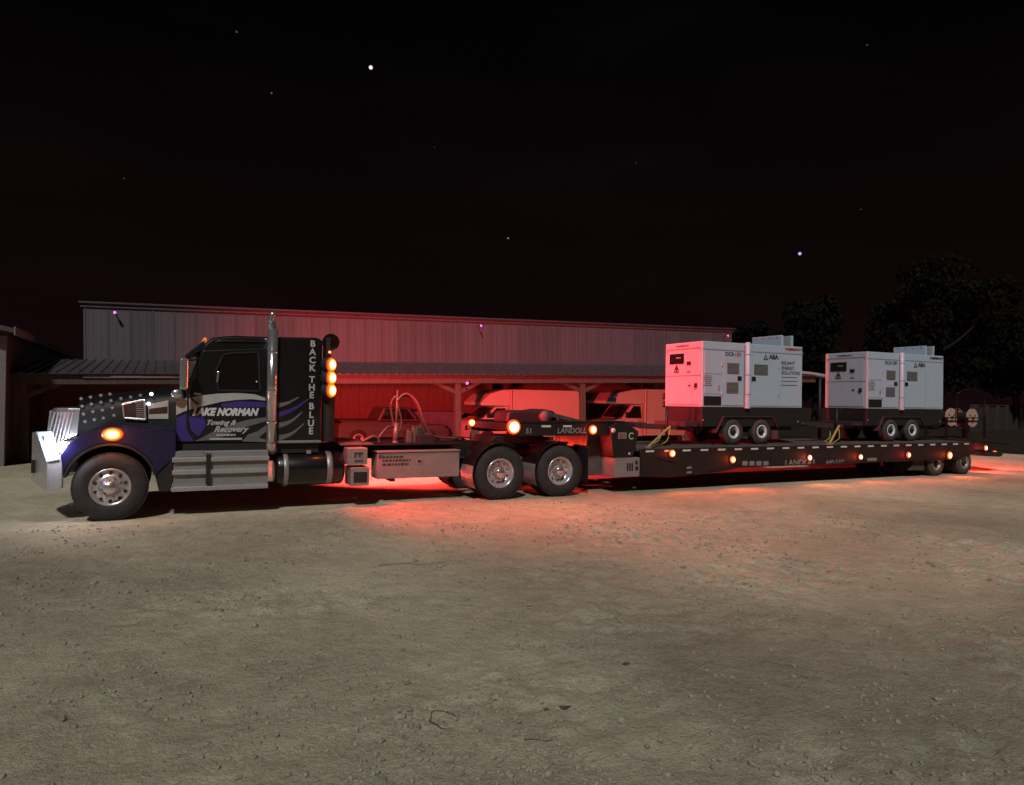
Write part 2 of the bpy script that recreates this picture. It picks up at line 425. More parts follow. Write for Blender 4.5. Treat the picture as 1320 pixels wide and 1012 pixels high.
def make_gravel():
    ico = bmesh.new(); bmesh.ops.create_icosphere(ico, subdivisions=1, radius=1)
    bv = [v.co.copy() for v in ico.verts]; bf = [[v.index for v in f.verts] for f in ico.faces]; ico.free()
    vs, fs = [], []; rnd = random.Random(3); n = 0; tries = 0
    while n < 9000 and tries < 120000:
        tries += 1
        d = 3.2 + 10.5 * rnd.random() ** 1.4; a = math.radians(26 + rnd.uniform(-39, 39))
        x, y = CAM.x + d * math.sin(a), CAM.y + d * math.cos(a)
        if y > -.25: continue
        dens = noise.noise(Vector((x * .8, y * .8, 4.4))) + .6 * noise.noise(Vector((x * 2.6, y * 2.6, 8.1)))
        if rnd.random() > max(.06, min(.62, .20 + dens * .95)): continue
        s = .0045 + .016 * rnd.random() ** 2.4
        if rnd.random() < .008: s = rnd.uniform(.018, .034)
        n += 1
        q = Matrix.Rotation(rnd.uniform(0, 6.3), 3, 'Z') @ Matrix.Rotation(rnd.uniform(-.4, .4), 3, 'X')
        sc = Vector((rnd.uniform(.8, 1.5), rnd.uniform(.7, 1.1), rnd.uniform(.5, .85))) * s
        z = gz(x, y); o = len(vs)
        for c in bv:
            k = 1 + rnd.uniform(-.22, .22)
            p = q @ Vector((c.x * sc.x * k, c.y * sc.y * k, c.z * sc.z * k)); vs.append((x + p.x, y + p.y, z + p.z + sc.z * .42))
        fs += [[i + o for i in f] for f in bf]
    me = bpy.data.meshes.new('gravel'); me.from_pydata(vs, [], fs); me.materials.append(M['stone'])
    tag(link('gravel', me), 'loose small gravel strewn over the dirt yard', 'gravel', kind='stuff')
make_gravel()
# counted bits of litter lying on the dirt
def twig(px, L, ang, label):
    p = atZ(*px, .006); d = Vector((math.cos(ang), math.sin(ang), 0)); s = Vector((-d.y, d.x, 0))
    b = p + Vector((0, 0, gz(p.x, p.y)))
    pts = smooth_line([b - d * L / 2, b - d * L * .15 + s * L * .07, b + d * L * .2 - s * L * .04, b + d * L / 2 + s * L * .06], 4)
    mb = MB(); mb.tube(pts, .005, 6, .0025); o = mb.build('twig', 'twig'); tag(o, label, 'twig')
    mb = MB(); k = pts[5]; mb.tube([k, k + d * L * .12 + s * L * .14 + Vector((0, 0, .004))], .003, 5, .0015); mb.build('side_shoot', 'twig', o)
twig((1042, 724), .32, .5, 'thin dark twig lying on the reddish dirt below the trailer')
twig((530, 729), .75, -.25, 'long pale dry stalk lying on the dirt')
twig((694, 955), .16, -.5, 'short dry straw lying below a thin stalk on the dirt')
def leafbit(px, s, label):
    p = atZ(*px, .004); z = gz(p.x, p.y) + .004; mb = MB(); n = 9; ring = []
    for i in range(n):
        a = 2 * PI * i / n; r = s * (.6 + .4 * abs(math.cos(1.5 * a))); ring.append((p.x + 1.4 * r * math.cos(a), p.y + r * math.sin(a), z + .012 * random.random()))
    mb.add([(p.x, p.y, z + .004)] + ring, [(0, i + 1, (i + 1) % n + 1) for i in range(n)])
    tag(mb.build('fallen_leaf', 'dryleaf'), label, 'leaf')
leafbit((807, 856), .026, 'small crumpled brown leaf lying alone on the dirt')
leafbit((728, 909), .034, 'flat dark leaf beside a thin stalk on the dirt')
leafbit((704, 912), .016, 'tiny dark leaf curled on a thin stalk')
ring = atZ(572, 930, .005)
mb = MB(); pts = [ring + Vector((.075 * math.cos(a), .13 * math.sin(a), .003 + gz(ring.x, ring.y))) for a in [k * .3 for k in range(20)]]
mb.tube([p + Vector((.012 * math.sin(i * 1.7), .01 * math.cos(i * 2.3), 0)) for i, p in enumerate(pts[:17])], .0022, 5)
tag(mb.build('wire_loop', 'hose'), 'thin dark loop of wire lying on the dirt', 'wire')

# ================================================================== WAREHOUSE WITH LEAN-TO
TILT = math.radians(1.45)
B0 = Vector((-8.43, 16.5, 0))
bld = thing('warehouse', 'long metal clad warehouse with an open lean-to behind the truck', 'building', B0)
bld.rotation_euler = (0, -TILT, 0)
BINV = (Matrix.Translation(B0) @ Matrix.Rotation(-TILT, 4, 'Y')).inverted()
def bl(p): return BINV @ Vector(p)
LEN = 29.9; WT = 5.13; WJ = 3.16; EY = -5.5; EZ = 2.50        # local: y=0 is the upper wall, EY the eave
mb = MB(); mb.box((-.02, .04, -1.5), (LEN, .16, WT - .03)); core = mb.build('upper_wall', 'wallb', bld)
mb = MB(); mb.box((0, .06, -1.5), (.1, 14, WT - .05)); mb.box((LEN - .1, .06, -1.5), (LEN, 14, WT - .05)); mb.build('end_wall', 'wallb', bld)
mb = MB(); mb.add([(-.15, -.12, WT), (LEN + .15, -.12, WT), (LEN + .15, 14, WT + .35), (-.15, 14, WT + .35), (-.15, -.12, WT + .06), (LEN + .15, -.12, WT + .06), (LEN + .15, 14, WT + .41), (-.15, 14, WT + .41)],
            [(3, 2, 1, 0), (4, 5, 6, 7), (0, 1, 5, 4), (1, 2, 6, 5), (2, 3, 7, 6), (3, 0, 4, 7)]); mb.build('roof', 'roof', bld)
mb = MB(); mb.box((-.1, -.045, WT - .14), (LEN + .1, .03, WT + .01)); mb.build('roof_flashing', 'wallb', bld, .01)
PW = LEN / 42
mb = MB()                                              # one wall sheet with ribs
rib = [(0, 0), (.012, -.026), (.055, -.026), (.067, -.004), (PW * .35, -.004), (PW * .35 + .015, -.011), (PW * .35 + .04, -.011), (PW * .35 + .055, -.004), (PW * .68, -.004), (PW * .68 + .015, -.011), (PW * .68 + .04, -.011), (PW * .68 + .055, -.004), (PW - .004, -.004), (PW - .004, .02), (0, .02)]
mb.add([(x, y + .018, WJ - .12) for x, y in rib] + [(x, y + .018, WT - .13) for x, y in rib],
       [(i, (i + 1) % len(rib), (i + 1) % len(rib) + len(rib), i + len(rib)) for i in range(len(rib))])
panels = [mb.mesh('wall_panel'), mb.mesh('wall_panel')]
panels[0].materials.append(M['wall']); panels[1].materials.append(M['wallb'])
for i in range(42):
    o = link('wall_panel', panels[1 if random.random() < .35 else 0], core); o.location = (i * PW, random.uniform(-.004, .004), random.uniform(-.012, .0))
# lean-to roof
lx0, lx1 = -1.35, LEN - .05
mb = MB(); mb.add([(lx0, EY, EZ - .03), (lx1, EY, EZ - .03), (lx1, .0, WJ - .07), (lx0, .0, WJ - .07), (lx0, EY, EZ), (lx1, EY, EZ), (lx1, .0, WJ - .04), (lx0, .0, WJ - .04)],
            [(3, 2, 1, 0), (4, 5, 6, 7), (0, 1, 5, 4), (1, 2, 6, 5), (2, 3, 7, 6), (3, 0, 4, 7)]); lean = mb.build('lean_to_roof', 'roof', bld)
RW = (lx1 - lx0) / 38; mb = MB(); prof = []
for k in range(3):
    o = k * RW / 3; prof += [(o, .012), (o + .025, .052), (o + .07, .052), (o + .095, .012)]
prof += [(RW - .006, .012), (RW - .006, 0), (0, 0)]
SL = Vector((0, -EY, WJ - EZ)); nrm = Vector((0, -SL.z, SL.y)).normalized()
mb.add([Vector((x, EY - .09, EZ - .008)) + nrm * h for x, h in prof] + [Vector((x, 0, WJ - .04)) + nrm * h for x, h in prof],
       [(i, (i + 1) % len(prof), (i + 1) % len(prof) + len(prof), i + len(prof)) for i in range(len(prof))] + [list(range(len(prof)))])
rp = mb.mesh('roof_panel'); rp.materials.append(M['roof'])
for i in range(38):
    o = link('roof_panel', rp, lean); o.location = (lx0 + i * RW, random.uniform(-.02, .01), random.uniform(0, .006))
mb = MB(); mb.box((lx0, EY + .02, EZ - .30), (lx1, EY + .10, EZ - .035)); mb.build('eave_beam', 'timber', bld, .01)
a, b = bl(atY(107, 486, 11)), bl(atY(234, 488, 11)); mb = MB(); mb.box((a.x, EY - .035, EZ - .12), (b.x, EY + .016, EZ - .045)); mb.build('pale_trim_board', 'paletrim', bld, .006)
posts = [bl(atY(31, 560, 11.15)).x, -2.0 + 8.43 - 2.4, bl(atY(590, 540, 11.15)).x, bl(atY(751, 540, 11.15)).x, bl(atY(751, 540, 11.15)).x + 5.2, bl(atY(751, 540, 11.15)).x + 10.2]
for i, x in enumerate(posts):
    mb = MB(); mb.box((x - .1, EY + .06, -1.5), (x + .1, EY + .26, EZ - .04)); mb.build('post', 'timber', bld, .012)
    for s in (-1, 1):
        if i == 0 and s < 0: continue
        mb = MB(); mb.bar((x + s * .06, EY + .16, EZ - .62), (x + s * .95, EY + .16, EZ - .22), .10, .14); mb.build('knee_brace', 'timber', bld, .01)
for k in range(13):
    x = lx0 + .4 + k * (lx1 - lx0 - .8) / 12
    mb = MB(); mb.bar((x, EY + .05, EZ - .13), (x, 0, WJ - .17), .07, .16); mb.build('rafter', 'timber', bld)
NB = 40
mb = MB(); bw = LEN / NB; mb.box((.006, -.030, -1.2), (bw - .006, .036, WJ - .1)); bm_ = mb.mesh('wall_board'); bm_.materials.append(M['brownwall'])
for k in range(NB):
    o = link('wall_board', bm_, core); o.location = (k * bw, random.uniform(-.012, .0), 0)
mb = MB(); mb.box((lx0 + .02, -.03, -1.2), (-.03, .07, WJ - .12)); mb.build('side_screen', 'brownwall', bld)

# security cameras
def seccam(u, v, y, facing, label):
    p = atY(u, v, y); t = thing('security_camera', label, 'security camera', p)
    mb = MB(); mb.cyl((0, -.03, 0), .05, .14, 'y', 18); mb.build('housing', 'paletrim', t, .006)
    mb = MB(); mb.lathe([(.0005, -.058), (.03, -.052), (.048, -.036), (.05, -.026)], (0, 0, 0), 'y', 18); mb.build('lens', 'irlens', t)
    mb = MB(); mb.bar((0, .08, 0), (0, .40, .02), .03, .03); mb.build('bracket', 'matblack', t)
seccam(148, 403, 16.18, 0, 'small security camera glowing purple on the upper wall near its outer corner')
seccam(620, 420, 16.18, 0, 'small security camera glowing purple at the middle of the upper wall')
seccam(938, 433, 16.18, 0, 'small security camera glowing purple on the upper wall at its end beside the generators')
seccam(602, 494, 10.85, 0, 'small security camera glowing purple under the lean-to eave')

# shed at the left
shed = thing('shed', 'dark brown shed with pale corner board beside the lean-to', 'building', (-9.75, 10.2, 0))
mb = MB(); mb.box((-7, .02, -.1), (-.02, 15, 3.58)); mb.build('wall', 'shed', shed)
mb = MB(); mb.box((.0, 0, 0), (.022, .36, 3.4)); bd = mb.mesh('siding_board'); bd.materials.append(M['shed'])
for k in range(38):
    o = link('siding_board', bd, shed); o.location = (-.012 + random.uniform(-.004, .004), .14 + k * .385, 0)
mb = MB(); mb.box((-.12, -.03, -.05), (.05, .12, 3.45)); mb.build('corner_board', 'paletrim', shed, .008)
mb = MB(); mb.add([(.28, -.5, 3.50), (.28, 15.3, 3.50), (-7.2, 15.3, 5.2), (-7.2, -.5, 5.2), (.28, -.5, 3.62), (.28, 15.3, 3.62), (-7.2, 15.3, 5.32), (-7.2, -.5, 5.32)],
            [(3, 2, 1, 0), (4, 5, 6, 7), (0, 1, 5, 4), (1, 2, 6, 5), (2, 3, 7, 6), (3, 0, 4, 7)]); mb.build('roof', 'shed', shed)
mb = MB(); mb.box((.283, -.5, 3.44), (.32, 2.3, 3.66)); mb.build('fascia', 'paletrim', shed, .006)
mb = MB(); mb.box((.283, 2.31, 3.44), (.31, 15.3, 3.62)); mb.build('fascia', 'shed', shed)

# ================================================================== VEHICLES UNDER THE LEAN-TO
def wheel(parent, c, r, w, rimr, side=-1, rimmat='alu', tyremat='rubber', style='dish', seg=40):
    """wheel in the xz plane; outer face at y=c.y, body towards +y for side=-1"""
    e = part_empty('wheel', parent, c); k = -side
    mb = MB()
    sh = .10 * r
    prof = [(rimr, .012), (rimr + .012, 0), (rimr + (r - rimr) * .45, -.012), (r - sh * .75, .012), (r - .22 * sh, .035), (r, .07), (r, w - .07), (r - .22 * sh, w - .035), (r - sh * .75, w - .012), (rimr + .012, w), (rimr, w - .012)]
    mb.lathe([(p, q * k) for p, q in prof], (0, 0, 0), 'y', seg)
    n = int(seg * 1.25)
    for i in range(n):                                   # tread blocks
        a = 2 * PI * i / n
        ca, sa = math.cos(a), math.sin(a)
        for (y0, y1, off) in ((.03, w * .30, 0), (w * .36, w * .64, .5), (w * .70, w - .03, 0)):
            aa = a + off * 2 * PI / n; ca, sa = math.cos(aa), math.sin(aa); h = PI * r / n * .72
            pts = []
            for rr in (r - .012, r + .007):
                for yy in (y0, y1):
                    for s in (-1, 1): pts.append((rr * ca - s * h * sa, yy * k, rr * sa + s * h * ca))
            mb.add(pts, [(0, 1, 3, 2), (4, 6, 7, 5), (0, 4, 5, 1), (2, 3, 7, 6), (0, 2, 6, 4), (1, 5, 7, 3)])
    mb.build('tyre', tyremat, e)
    mb = MB()
    if style == 'dish':                                  # rear dual: dished wheel
        prof = [(rimr, .06), (rimr + .006, .005), (rimr - .012, -.004), (rimr - .03, .012), (rimr - .05, .07), (rimr - .065, .105), (rimr * .62, .125), (rimr * .50, .12), (rimr * .48, .12)]
    else:                                                # steer wheel: nearly flush
        prof = [(rimr, .06), (rimr + .006, .005), (rimr - .012, -.004), (rimr - .035, .03), (rimr - .055, .05), (rimr * .66, .012), (rimr * .52, .0), (rimr * .48, .0)]
    if rimr <= .2: prof = [(p, q * .4) for p, q in prof]
    mb.lathe([(p, q * k) for p, q in prof], (0, 0, 0), 'y', 48)
    face = prof[-1][1]
    rm = mb.build('rim', rimmat, e)
    rh = rimr * .74; fy = (.118 if style == 'dish' else .022)
    for i in range(10):
        a = 2 * PI * (i + .5) / 10
        mb = MB(); mb.lathe([(.0005, (fy - .012) * k), (.020, (fy - .012) * k), (.024, (fy - .004) * k), (.026, (fy + .03) * k)], (rh * math.cos(a), 0, rh * math.sin(a)), 'y', 12)
        if rimr > .2: mb.build('hand_hole', 'darkhole', rm)
    mb = MB()
    if rimr > .2:
        hp = .0 if style == 'dish' else -.09
        mb.lathe([(rimr * .48, face * k), (rimr * .46, (face - .03) * k), (rimr * .36, (face - .05) * k), (rimr * .33, (hp + .01) * k), (rimr * .28, (hp - .012) * k), (.0005, (hp - .016) * k)], (0, 0, 0), 'y', 24)
        for i in range(10):
            a = 2 * PI * i / 10; mb.cyl((rimr * .56 * math.cos(a), (face + .01) * k, rimr * .56 * math.sin(a)), .014, -.045 * k, 'y', 6)
    else:
        mb.lathe([(rimr * .46, face * k), (rimr * .42, (face - .04) * k), (rimr * .30, (face - .055) * k), (.0005, (face - .06) * k)], (0, 0, 0), 'y', 16)
        for i in range(5):
            a = 2 * PI * i / 5; mb.cyl((rimr * .60 * math.cos(a), (face + .01) * k, rimr * .60 * math.sin(a)), .011, -.035 * k, 'y', 6)
    mb.build('hub', 'chrome' if rimr > .2 else 'darkhole', e)
    return e

def van(x0, y0, cabl, boxl, H, label, attic):
    t = thing('box_van', label, 'van', (x0, y0, 0), group=None)
    W = 2.0; zb = .45
    bx = cabl; ab = H - .66
    mb = MB(); mb.box((bx, 0, zb), (bx + boxl, W, H)); bo = mb.build('cargo_box', 'vanwhite', t, .03)
    for x in (bx + .02, bx + boxl - .05):
        mb = MB(); mb.box((x, -.012, zb + .03), (x + .035, .0, H - .03)); mb.build('corner_trim', 'paletrim', bo)
    # attic over the cab
    mb = MB(); mb.prism([(bx - .002, ab), (bx - attic, ab), (bx - attic - .02, ab + .12), (bx - attic * .70, H - .18), (bx - attic * .3, H - .03), (bx - .002, H - .005)], .06, W - .06); at = mb.build('attic', 'vanwhite', t, .04)
    if attic > 1.6: 
        dd = MB(); dd.box((bx - attic + .02, .056, ab + .08), (bx - attic + .42, .06, ab + .26)); dd.build('blue_print', 'vanblue', at)
        dd = MB(); dd.box((bx - attic + .08, .055, ab + .31), (bx - attic + .50, .0595, ab + .40)); dd.build('blue_print', 'vanblue', at)
    # cab
    cf = -.25
    mb = MB(); mb.prism([(bx - .03, .42), (cf, .42), (cf - .05, .62), (cf - .02, .98), (cf + .12, 1.10), (bx - 1.12, 1.20), (bx - .62, ab - .04), (bx - .03, ab - .015)], .12, W - .12); cb = mb.build('cab', 'vanwhite', t, .04)
    mb = MB(); mb.prism([(bx - 1.0, 1.22), (bx - .58, ab - .10), (bx - .20, ab - .10), (bx - .14, 1.20)], .112, .125); mb.build('side_window', 'glass', cb)
    mb = MB(); mb.add([(bx - 1.13, .25, 1.235), (bx - 1.13, W - .25, 1.235), (bx - .66, W - .25, ab - .07), (bx - .66, .25, ab - .07)], [(0, 1, 2, 3)]); mb.build('windscreen', 'glass', cb)
    mb = MB(); mb.box((bx - 1.06, .113, .55), (bx - 1.05, .121, 1.18)); mb.box((bx - .11, .113, .55), (bx - .10, .121, ab - .08)); mb.build('door_seam', 'darkhole', cb)
    mb = MB(); mb.box((bx - .30, .10, 1.06), (bx - .16, .119, 1.10)); mb.build('door_handle', 'matblack', cb, .005)
    mb = MB(); mb.box((bx - 1.08, -.06, 1.22), (bx - .96, -.01, 1.48)); mb.bar((bx - 1.0, .0, 1.3), (bx - 1.0, .13, 1.26), .03, .03); mb.build('mirror', 'matblack', cb, .01)
    mb = MB(); mb.box((cf - .055, .3, .72), (cf - .02, .6, .90)); mb.build('headlamp', 'glass', cb)
    for wx in (.45, bx + boxl * .68):
        for wy, s in ((.08, -1), (W - .08, 1)): wheel(t, (wx, wy, .36), .36, .22, .19, s, 'wheelwhite', 'rubber', 'dish', 24)
    mb = MB(); mb.box((bx + .1, .25, .42), (bx + boxl - .05, W - .25, .5)); mb.build('chassis', 'frame', t)
    return t
v1x = atY(617, 520, 13).x
van(v1x, 13.0, 1.42, 3.25, 2.36, 'white box van with short cab attic under the lean-to beside the timber post', 1.25)
v2x = atY(783, 520, 13).x
V2 = van(v2x, 13.0, 2.02, 3.4, 2.50, 'white box van with blue print on its cab attic, half behind the generator', 1.95)
for z in (2.18, 1.83):
    text_to('lettering', 'S', .36, Vector((atY(856, 514, 12.99).x - v2x, -.004, z)), 'darkletter', V2, bold=.02, shear=.2)
# dark pickup at the back of the lean-to
def pickup():
    t = thing('parked_pickup', 'dark pickup parked deep under the lean-to behind the hose mast', 'pickup', (atY(436, 560, 14.0).x, 14.0, 0))
    mb = MB(); mb.prism([(.0, .42), (.02, .95), (.15, 1.05), (1.5, 1.08), (1.55, 1.05), (2.5, 1.05), (2.55, .98), (4.2, .92), (4.4, .7), (4.4, .42)], 0, 1.85); b = mb.build('body', 'car', t, .05)
    mb = MB(); mb.prism([(1.5, 1.06), (1.75, 1.58), (2.75, 1.60), (3.25, 1.02)], .1, 1.75); c = mb.build('cabin', 'car', t, .05)
    mb = MB(); mb.prism([(1.66, 1.12), (1.84, 1.52), (2.65, 1.53), (2.98, 1.12)], .09, .11); mb.build('side_window', 'glass', c)
    mb = MB(); mb.box((.02, .06, 1.05), (1.44, 1.79, 1.10)); mb.build('bed_rail', 'matblack', b)
    for wx in (.75, 3.5):
        for wy, s in ((-.02, -1), (1.87, 1)): wheel(t, (wx, wy, .38), .38, .24, .20, s, 'alu', 'rubber', 'dish', 24)
pickup()
bt = thing('storage_bin', 'low blue grey metal bin standing under the lean-to behind the hoses', 'bin', (atY(512, 540, 15.2).x, 14.6, 0))
mb = MB(); L_ = atY(589, 540, 15.2).x - atY(512, 540, 15.2).x
mb.prism([(0.1, .1), (0, 1.36), (L_, 1.36), (L_ - .1, .1)], 0, 1.3); mb.build('body', 'bin', bt, .02)
for k in range(6):
    mb = MB(); x = .2 + k * (L_ - .4) / 5; mb.box((x - .03, -.05, .15), (x + .03, -.001, 1.28)); mb.build('rib', 'bin', bt)
mb = MB(); mb.box((-.04, -.06, 1.30), (L_ + .04, 1.36, 1.42)); mb.build('lid', 'bin', bt, .01)

# ================================================================== THE TRACTOR
T = thing('tow_tractor', 'black and blue conventional tow tractor with stars on its hood and tall exhaust stack', 'truck', (0, 0, 0))
YC = 1.22
XF = -6.62
# chassis
for y in (.80, 1.56):
    mb = MB(); mb.box((-7.1, y, .80), (1.98, y + .09, 1.06)); mb.build('frame_rail', 'frame', T, .006)
mb = MB()
for x in (-6.0, -4.4, -2.8, -1.2, .67, 1.9): mb.box((x, .89, .84), (x + .1, 1.56, 1.02))
mb.build('cross_member', 'frame', T)
mb = MB(); mb.cyl((XF, .3, .50), .07, 1.84, 'y', 12); mb.box((-6.9, .80, .55), (-6.35, .90, .80)); mb.box((-6.9, 1.54, .55), (-6.35, 1.64, .80)); mb.build('front_axle', 'frame', T)
for x in (0, 1.34):
    mb = MB(); mb.cyl((x, .1, .52), .09, 2.24, 'y', 12); mb.lathe([(.09, -.3), (.24, -.12), (.24, .12), (.09, .3)], (x, YC, .52), 'y', 16); mb.build('rear_axle', 'frame', T)
wheel(T, (XF, .0, .52), .52, .30, .285, -1, 'alu', 'rubber', 'steer', 48)
wheel(T, (XF, 2.44, .52), .52, .30, .285, 1, 'alu', 'rubber', 'steer', 36)
for x in (0, 1.34):
    wheel(T, (x, 0, .52), .52, .27, .285, -1, 'alu', 'rubber', 'dish', 48)
    wheel(T, (x, .31, .52), .52, .27, .285, -1, 'alu', 'rubber', 'dish', 30)
    wheel(T, (x, 2.44, .52), .52, .27, .285, 1, 'alu', 'rubber', 'dish', 30)
    wheel(T, (x, 2.13, .52), .52, .27, .285, 1, 'alu', 'rubber', 'dish', 30)
# hood
secs = [(-7.13, .66, 1.74, 1.86), (-7.0, .69, 1.80, 1.92), (-6.5, .77, 1.87, 1.99), (-6.0, .85, 1.93, 2.06), (-5.62, .92, 1.97, 2.12)]
vs, fs = [], []
NS = 0
for (x, hw, sh, tp) in secs:
    prof = [(-hw, .95), (-hw, sh - .14), (-hw + .03, sh - .04), (-hw + .11, sh + .03), (-hw * .5, tp - .02), (0, tp), (hw * .5, tp - .02), (hw - .11, sh + .03), (hw - .03, sh - .04), (hw, sh - .14), (hw, .95)]
    NS = len(prof); vs += [(x, YC + a, z) for a, z in prof]
for j in range(len(secs) - 1):
    for i in range(NS - 1): fs.append((j * NS + i, j * NS + i + 1, (j + 1) * NS + i + 1, (j + 1) * NS + i))
fs.append(list(range(NS))); fs.append([(len(secs) - 1) * NS + i for i in range(NS)])
M['hoodblack'] = mat('satin black hood', (.008, .0075, .008), .5, var=.4, vscale=2, spec=.3)
mb = MB(); mb.add(vs, fs, True); hood = mb.build('hood', 'hoodblack', T)
es = hood.modifiers.new('split', 'EDGE_SPLIT'); es.split_angle = math.radians(50)
HP = Vector((-7.13, YC - .66, 1.5)); HQ = Vector((-5.62, YC - .92, 1.5))
HN = (HQ - HP).cross(Vector((0, 0, 1))).normalized()
if HN.y > 0: HN = -HN
HPo = HP + HN * .012
HX = (HQ - HP).normalized(); HZ = Vector((0, 0, 1))
star2 = []
for k in range(10):
    a = PI / 2 + k * PI / 5; r = .034 if k % 2 == 0 else .015; star2.append((r * math.cos(a), r * math.sin(a)))
rows = [[(128, 210), (235, 193), (352, 172), (455, 158)], [(140, 295), (245, 272), (355, 252), (468, 232), (580, 208), (690, 192), (800, 172)],
        [(155, 385), (262, 358), (370, 340), (483, 315)], [(172, 470), (278, 448), (382, 430), (500, 400)]]
mb = MB(); mb.hull([HX * a + HZ * b for a, b in star2], HN, .003); stm = mb.mesh('star'); stm.materials.append(M['dimletter'])
for row in rows:
    for (a, b) in row:
        u, v = 90 + a / 8.8, 490 + b / 8.8
        p = hit(u, v, HPo, HN)
        o = link('star', stm, hood); o.location = p
decal('silver_panel', [(191.5, 521), (217, 516), (217, 540), (191.5, 540)], HPo, HN, 'decalwhite', hood)
decal('dark_stripe', [(192, 527), (216, 524), (216, 533), (192, 534)], HPo + HN * .004, HN, 'matblack', hood)
def hp(u, v, off=0): return hit(u, v, HPo + HN * off, HN)
# chrome side intake
fr = [(158.5, 521), (186, 515.5), (188, 541), (160.5, 539)]
intake = MB(); intake.hull([hp(u, v) for u, v in fr], HN, .012); intake = intake.build('air_intake', 'darkhole', hood)
mb = MB()
for k in range(4): mb.bar(hp(*fr[k], .02), hp(*fr[(k + 1) % 4], .02), .028, .028)
mb.build('intake_frame', 'chrome', T, .006)
for k in range(8):
    f = (k + .5) / 8
    a = hp(175 + 1 * f, 519 + 21 * f - 1, .018); b = hp(186.2 + 1.6 * f, 517 + 23 * f - 1, .018)
    mb = MB(); mb.bar(a, b, .02, .014); mb.build('intake_louvre', 'chrome', T)
for (u, v) in ((195, 508), (191.5, 520.5)):
    p = hp(u, v, .03); mb = MB(); mb.lathe([(.0005, -.022), (.018, -.018), (.026, -.004), (.028, .03)], p, 'y', 14); mb.build('hood_light', 'spotlens', T)
# grille shell
mb = MB(); vs = []
gs = [(-7.14, .67), (-7.30, .66), (-7.46, .60), (-7.52, .50), (-7.54, .0)]
outer = [(x, YC - h) for x, h in gs] + [(x, YC + h) for x, h in gs[-2::-1]]
mb.add([(x, y, 1.10) for x, y in outer] + [(x + .05, y, 1.72) for x, y in outer], [(i, i + 1, i + 1 + len(outer), i + len(outer)) for i in range(len(outer) - 1)] + [list(range(len(outer))), list(range(len(outer), 2 * len(outer)))])
gr = mb.build('grille', 'chrome', T, .012)
for k in range(6):
    x = -7.20 - k * .05; y = YC - .672 + (.005 if k < 2 else .012 * (k - 1))
    mb = MB(); mb.bar((x - .10 + .02, y - .012, 1.16), (x + .02, y - .012, 1.66), .022, .018); mb.build('grille_bar', 'alu', gr)
for k in range(9):
    y = YC - .44 + k * .11; mb = MB(); mb.bar((-7.56, y, 1.14), (-7.51, y, 1.68), .03, .02); mb.build('grille_bar', 'alu', gr)
# bumper: wrap-round polished plate
bp = [(-7.26, .16), (-7.47, .14), (-7.78, 1.0), (-7.80, 1.22)]
path = [Vector((x, y, 0)) for x, y in bp] + [Vector((x, 2 * YC - y, 0)) for x, y in bp[-2::-1]]
mb = MB(); zs = ((.52, 1.16), (.48, 1.20), (.56, 1.32), (.56, 1.32))
zz = list(zs) + list(zs[-2::-1])
vs = []
for p, (z0, z1) in zip(path, zz): vs += [(p.x, p.y, z0), (p.x, p.y, z1)]
inn = [(p + (Vector((-7.0, YC, 0)) - p).normalized() * .03) for p in path]
for p, (z0, z1) in zip(inn, zz): vs += [(p.x, p.y, z0), (p.x, p.y, z1)]
n = len(path); fs = []
for i in range(n - 1):
    a, b = 2 * i, 2 * i + 2; c, d = a + 2 * n, b + 2 * n
    fs += [(a, b, b + 1, a + 1), (c, c + 1, d + 1, d), (a + 1, b + 1, d + 1, c + 1), (a, c, d, b)]
fs += [(0, 1, 1 + 2 * n, 2 * n), (2 * n - 2, 4 * n - 2, 4 * n - 1, 2 * n - 1)]
mb.add(vs, fs); bump = mb.build('bumper', 'alu', T, .012)
wpt = [atY(u, v, .135) for u, v in ((47, 556.5), (67, 555.5), (72, 570), (77, 592), (60, 596))]  # white plate added on the bumper to show the headlight glare
mb = MB(); mb.prism([(p.x, p.z) for p in wpt], .115, .138); mb.build('bumper_glare_plate', 'white', bump, .006)
wpt = [atY(u, v, .114) for u, v in ((54, 562), (57, 563), (57, 569), (55.5, 567))]  # dark notch within the added glare plate
mb = MB(); mb.prism([(p.x, p.z) for p in wpt], .110, .1145); mb.build('glare_notch', 'darkhole', bump)
mb = MB(); mb.box((-7.46, .13, .50), (-7.44, .145, 1.15)); mb.box((-7.29, .14, .54), (-7.27, .165, 1.15)); mb.build('bumper_rib', 'alu', bump, .004)
for y in (.75, 1.6):
    mb = MB(); mb.box((-7.75, y, .7), (-7.05, y + .08, .9)); mb.build('bumper_bracket', 'frame', bump)
for y in (.12, 2 * YC - .12 - .34):
    mb = MB(); mb.prism([(-7.34, 1.02), (-7.34, 1.14), (-7.26, 1.24), (-7.05, 1.26), (-7.05, 1.02)], y + .03, y + .34); hl = mb.build('headlight', 'matblack', T, .02)
    pts = [Vector((-7.37, y + .03, 1.06)), Vector((-7.36, y + .03, 1.15)), Vector((-7.28, y, 1.23)), Vector((-7.15, y - .01, 1.20)), Vector((-7.22, y - .01, 1.05))]
    mb = MB(); mb.add(pts + [p + Vector((-.005, .30, 0)) for p in pts], [(0, 1, 2, 3, 4), (9, 8, 7, 6, 5), (0, 5, 6, 1), (1, 6, 7, 2), (2, 7, 8, 3), (3, 8, 9, 4), (4, 9, 5, 0)]); mb.build('lens', 'headlens', hl, .012)
    lamp('headlight_beam', (-7.30, y - .14, 1.17), (.80, .80, 1), 24, T, .05)
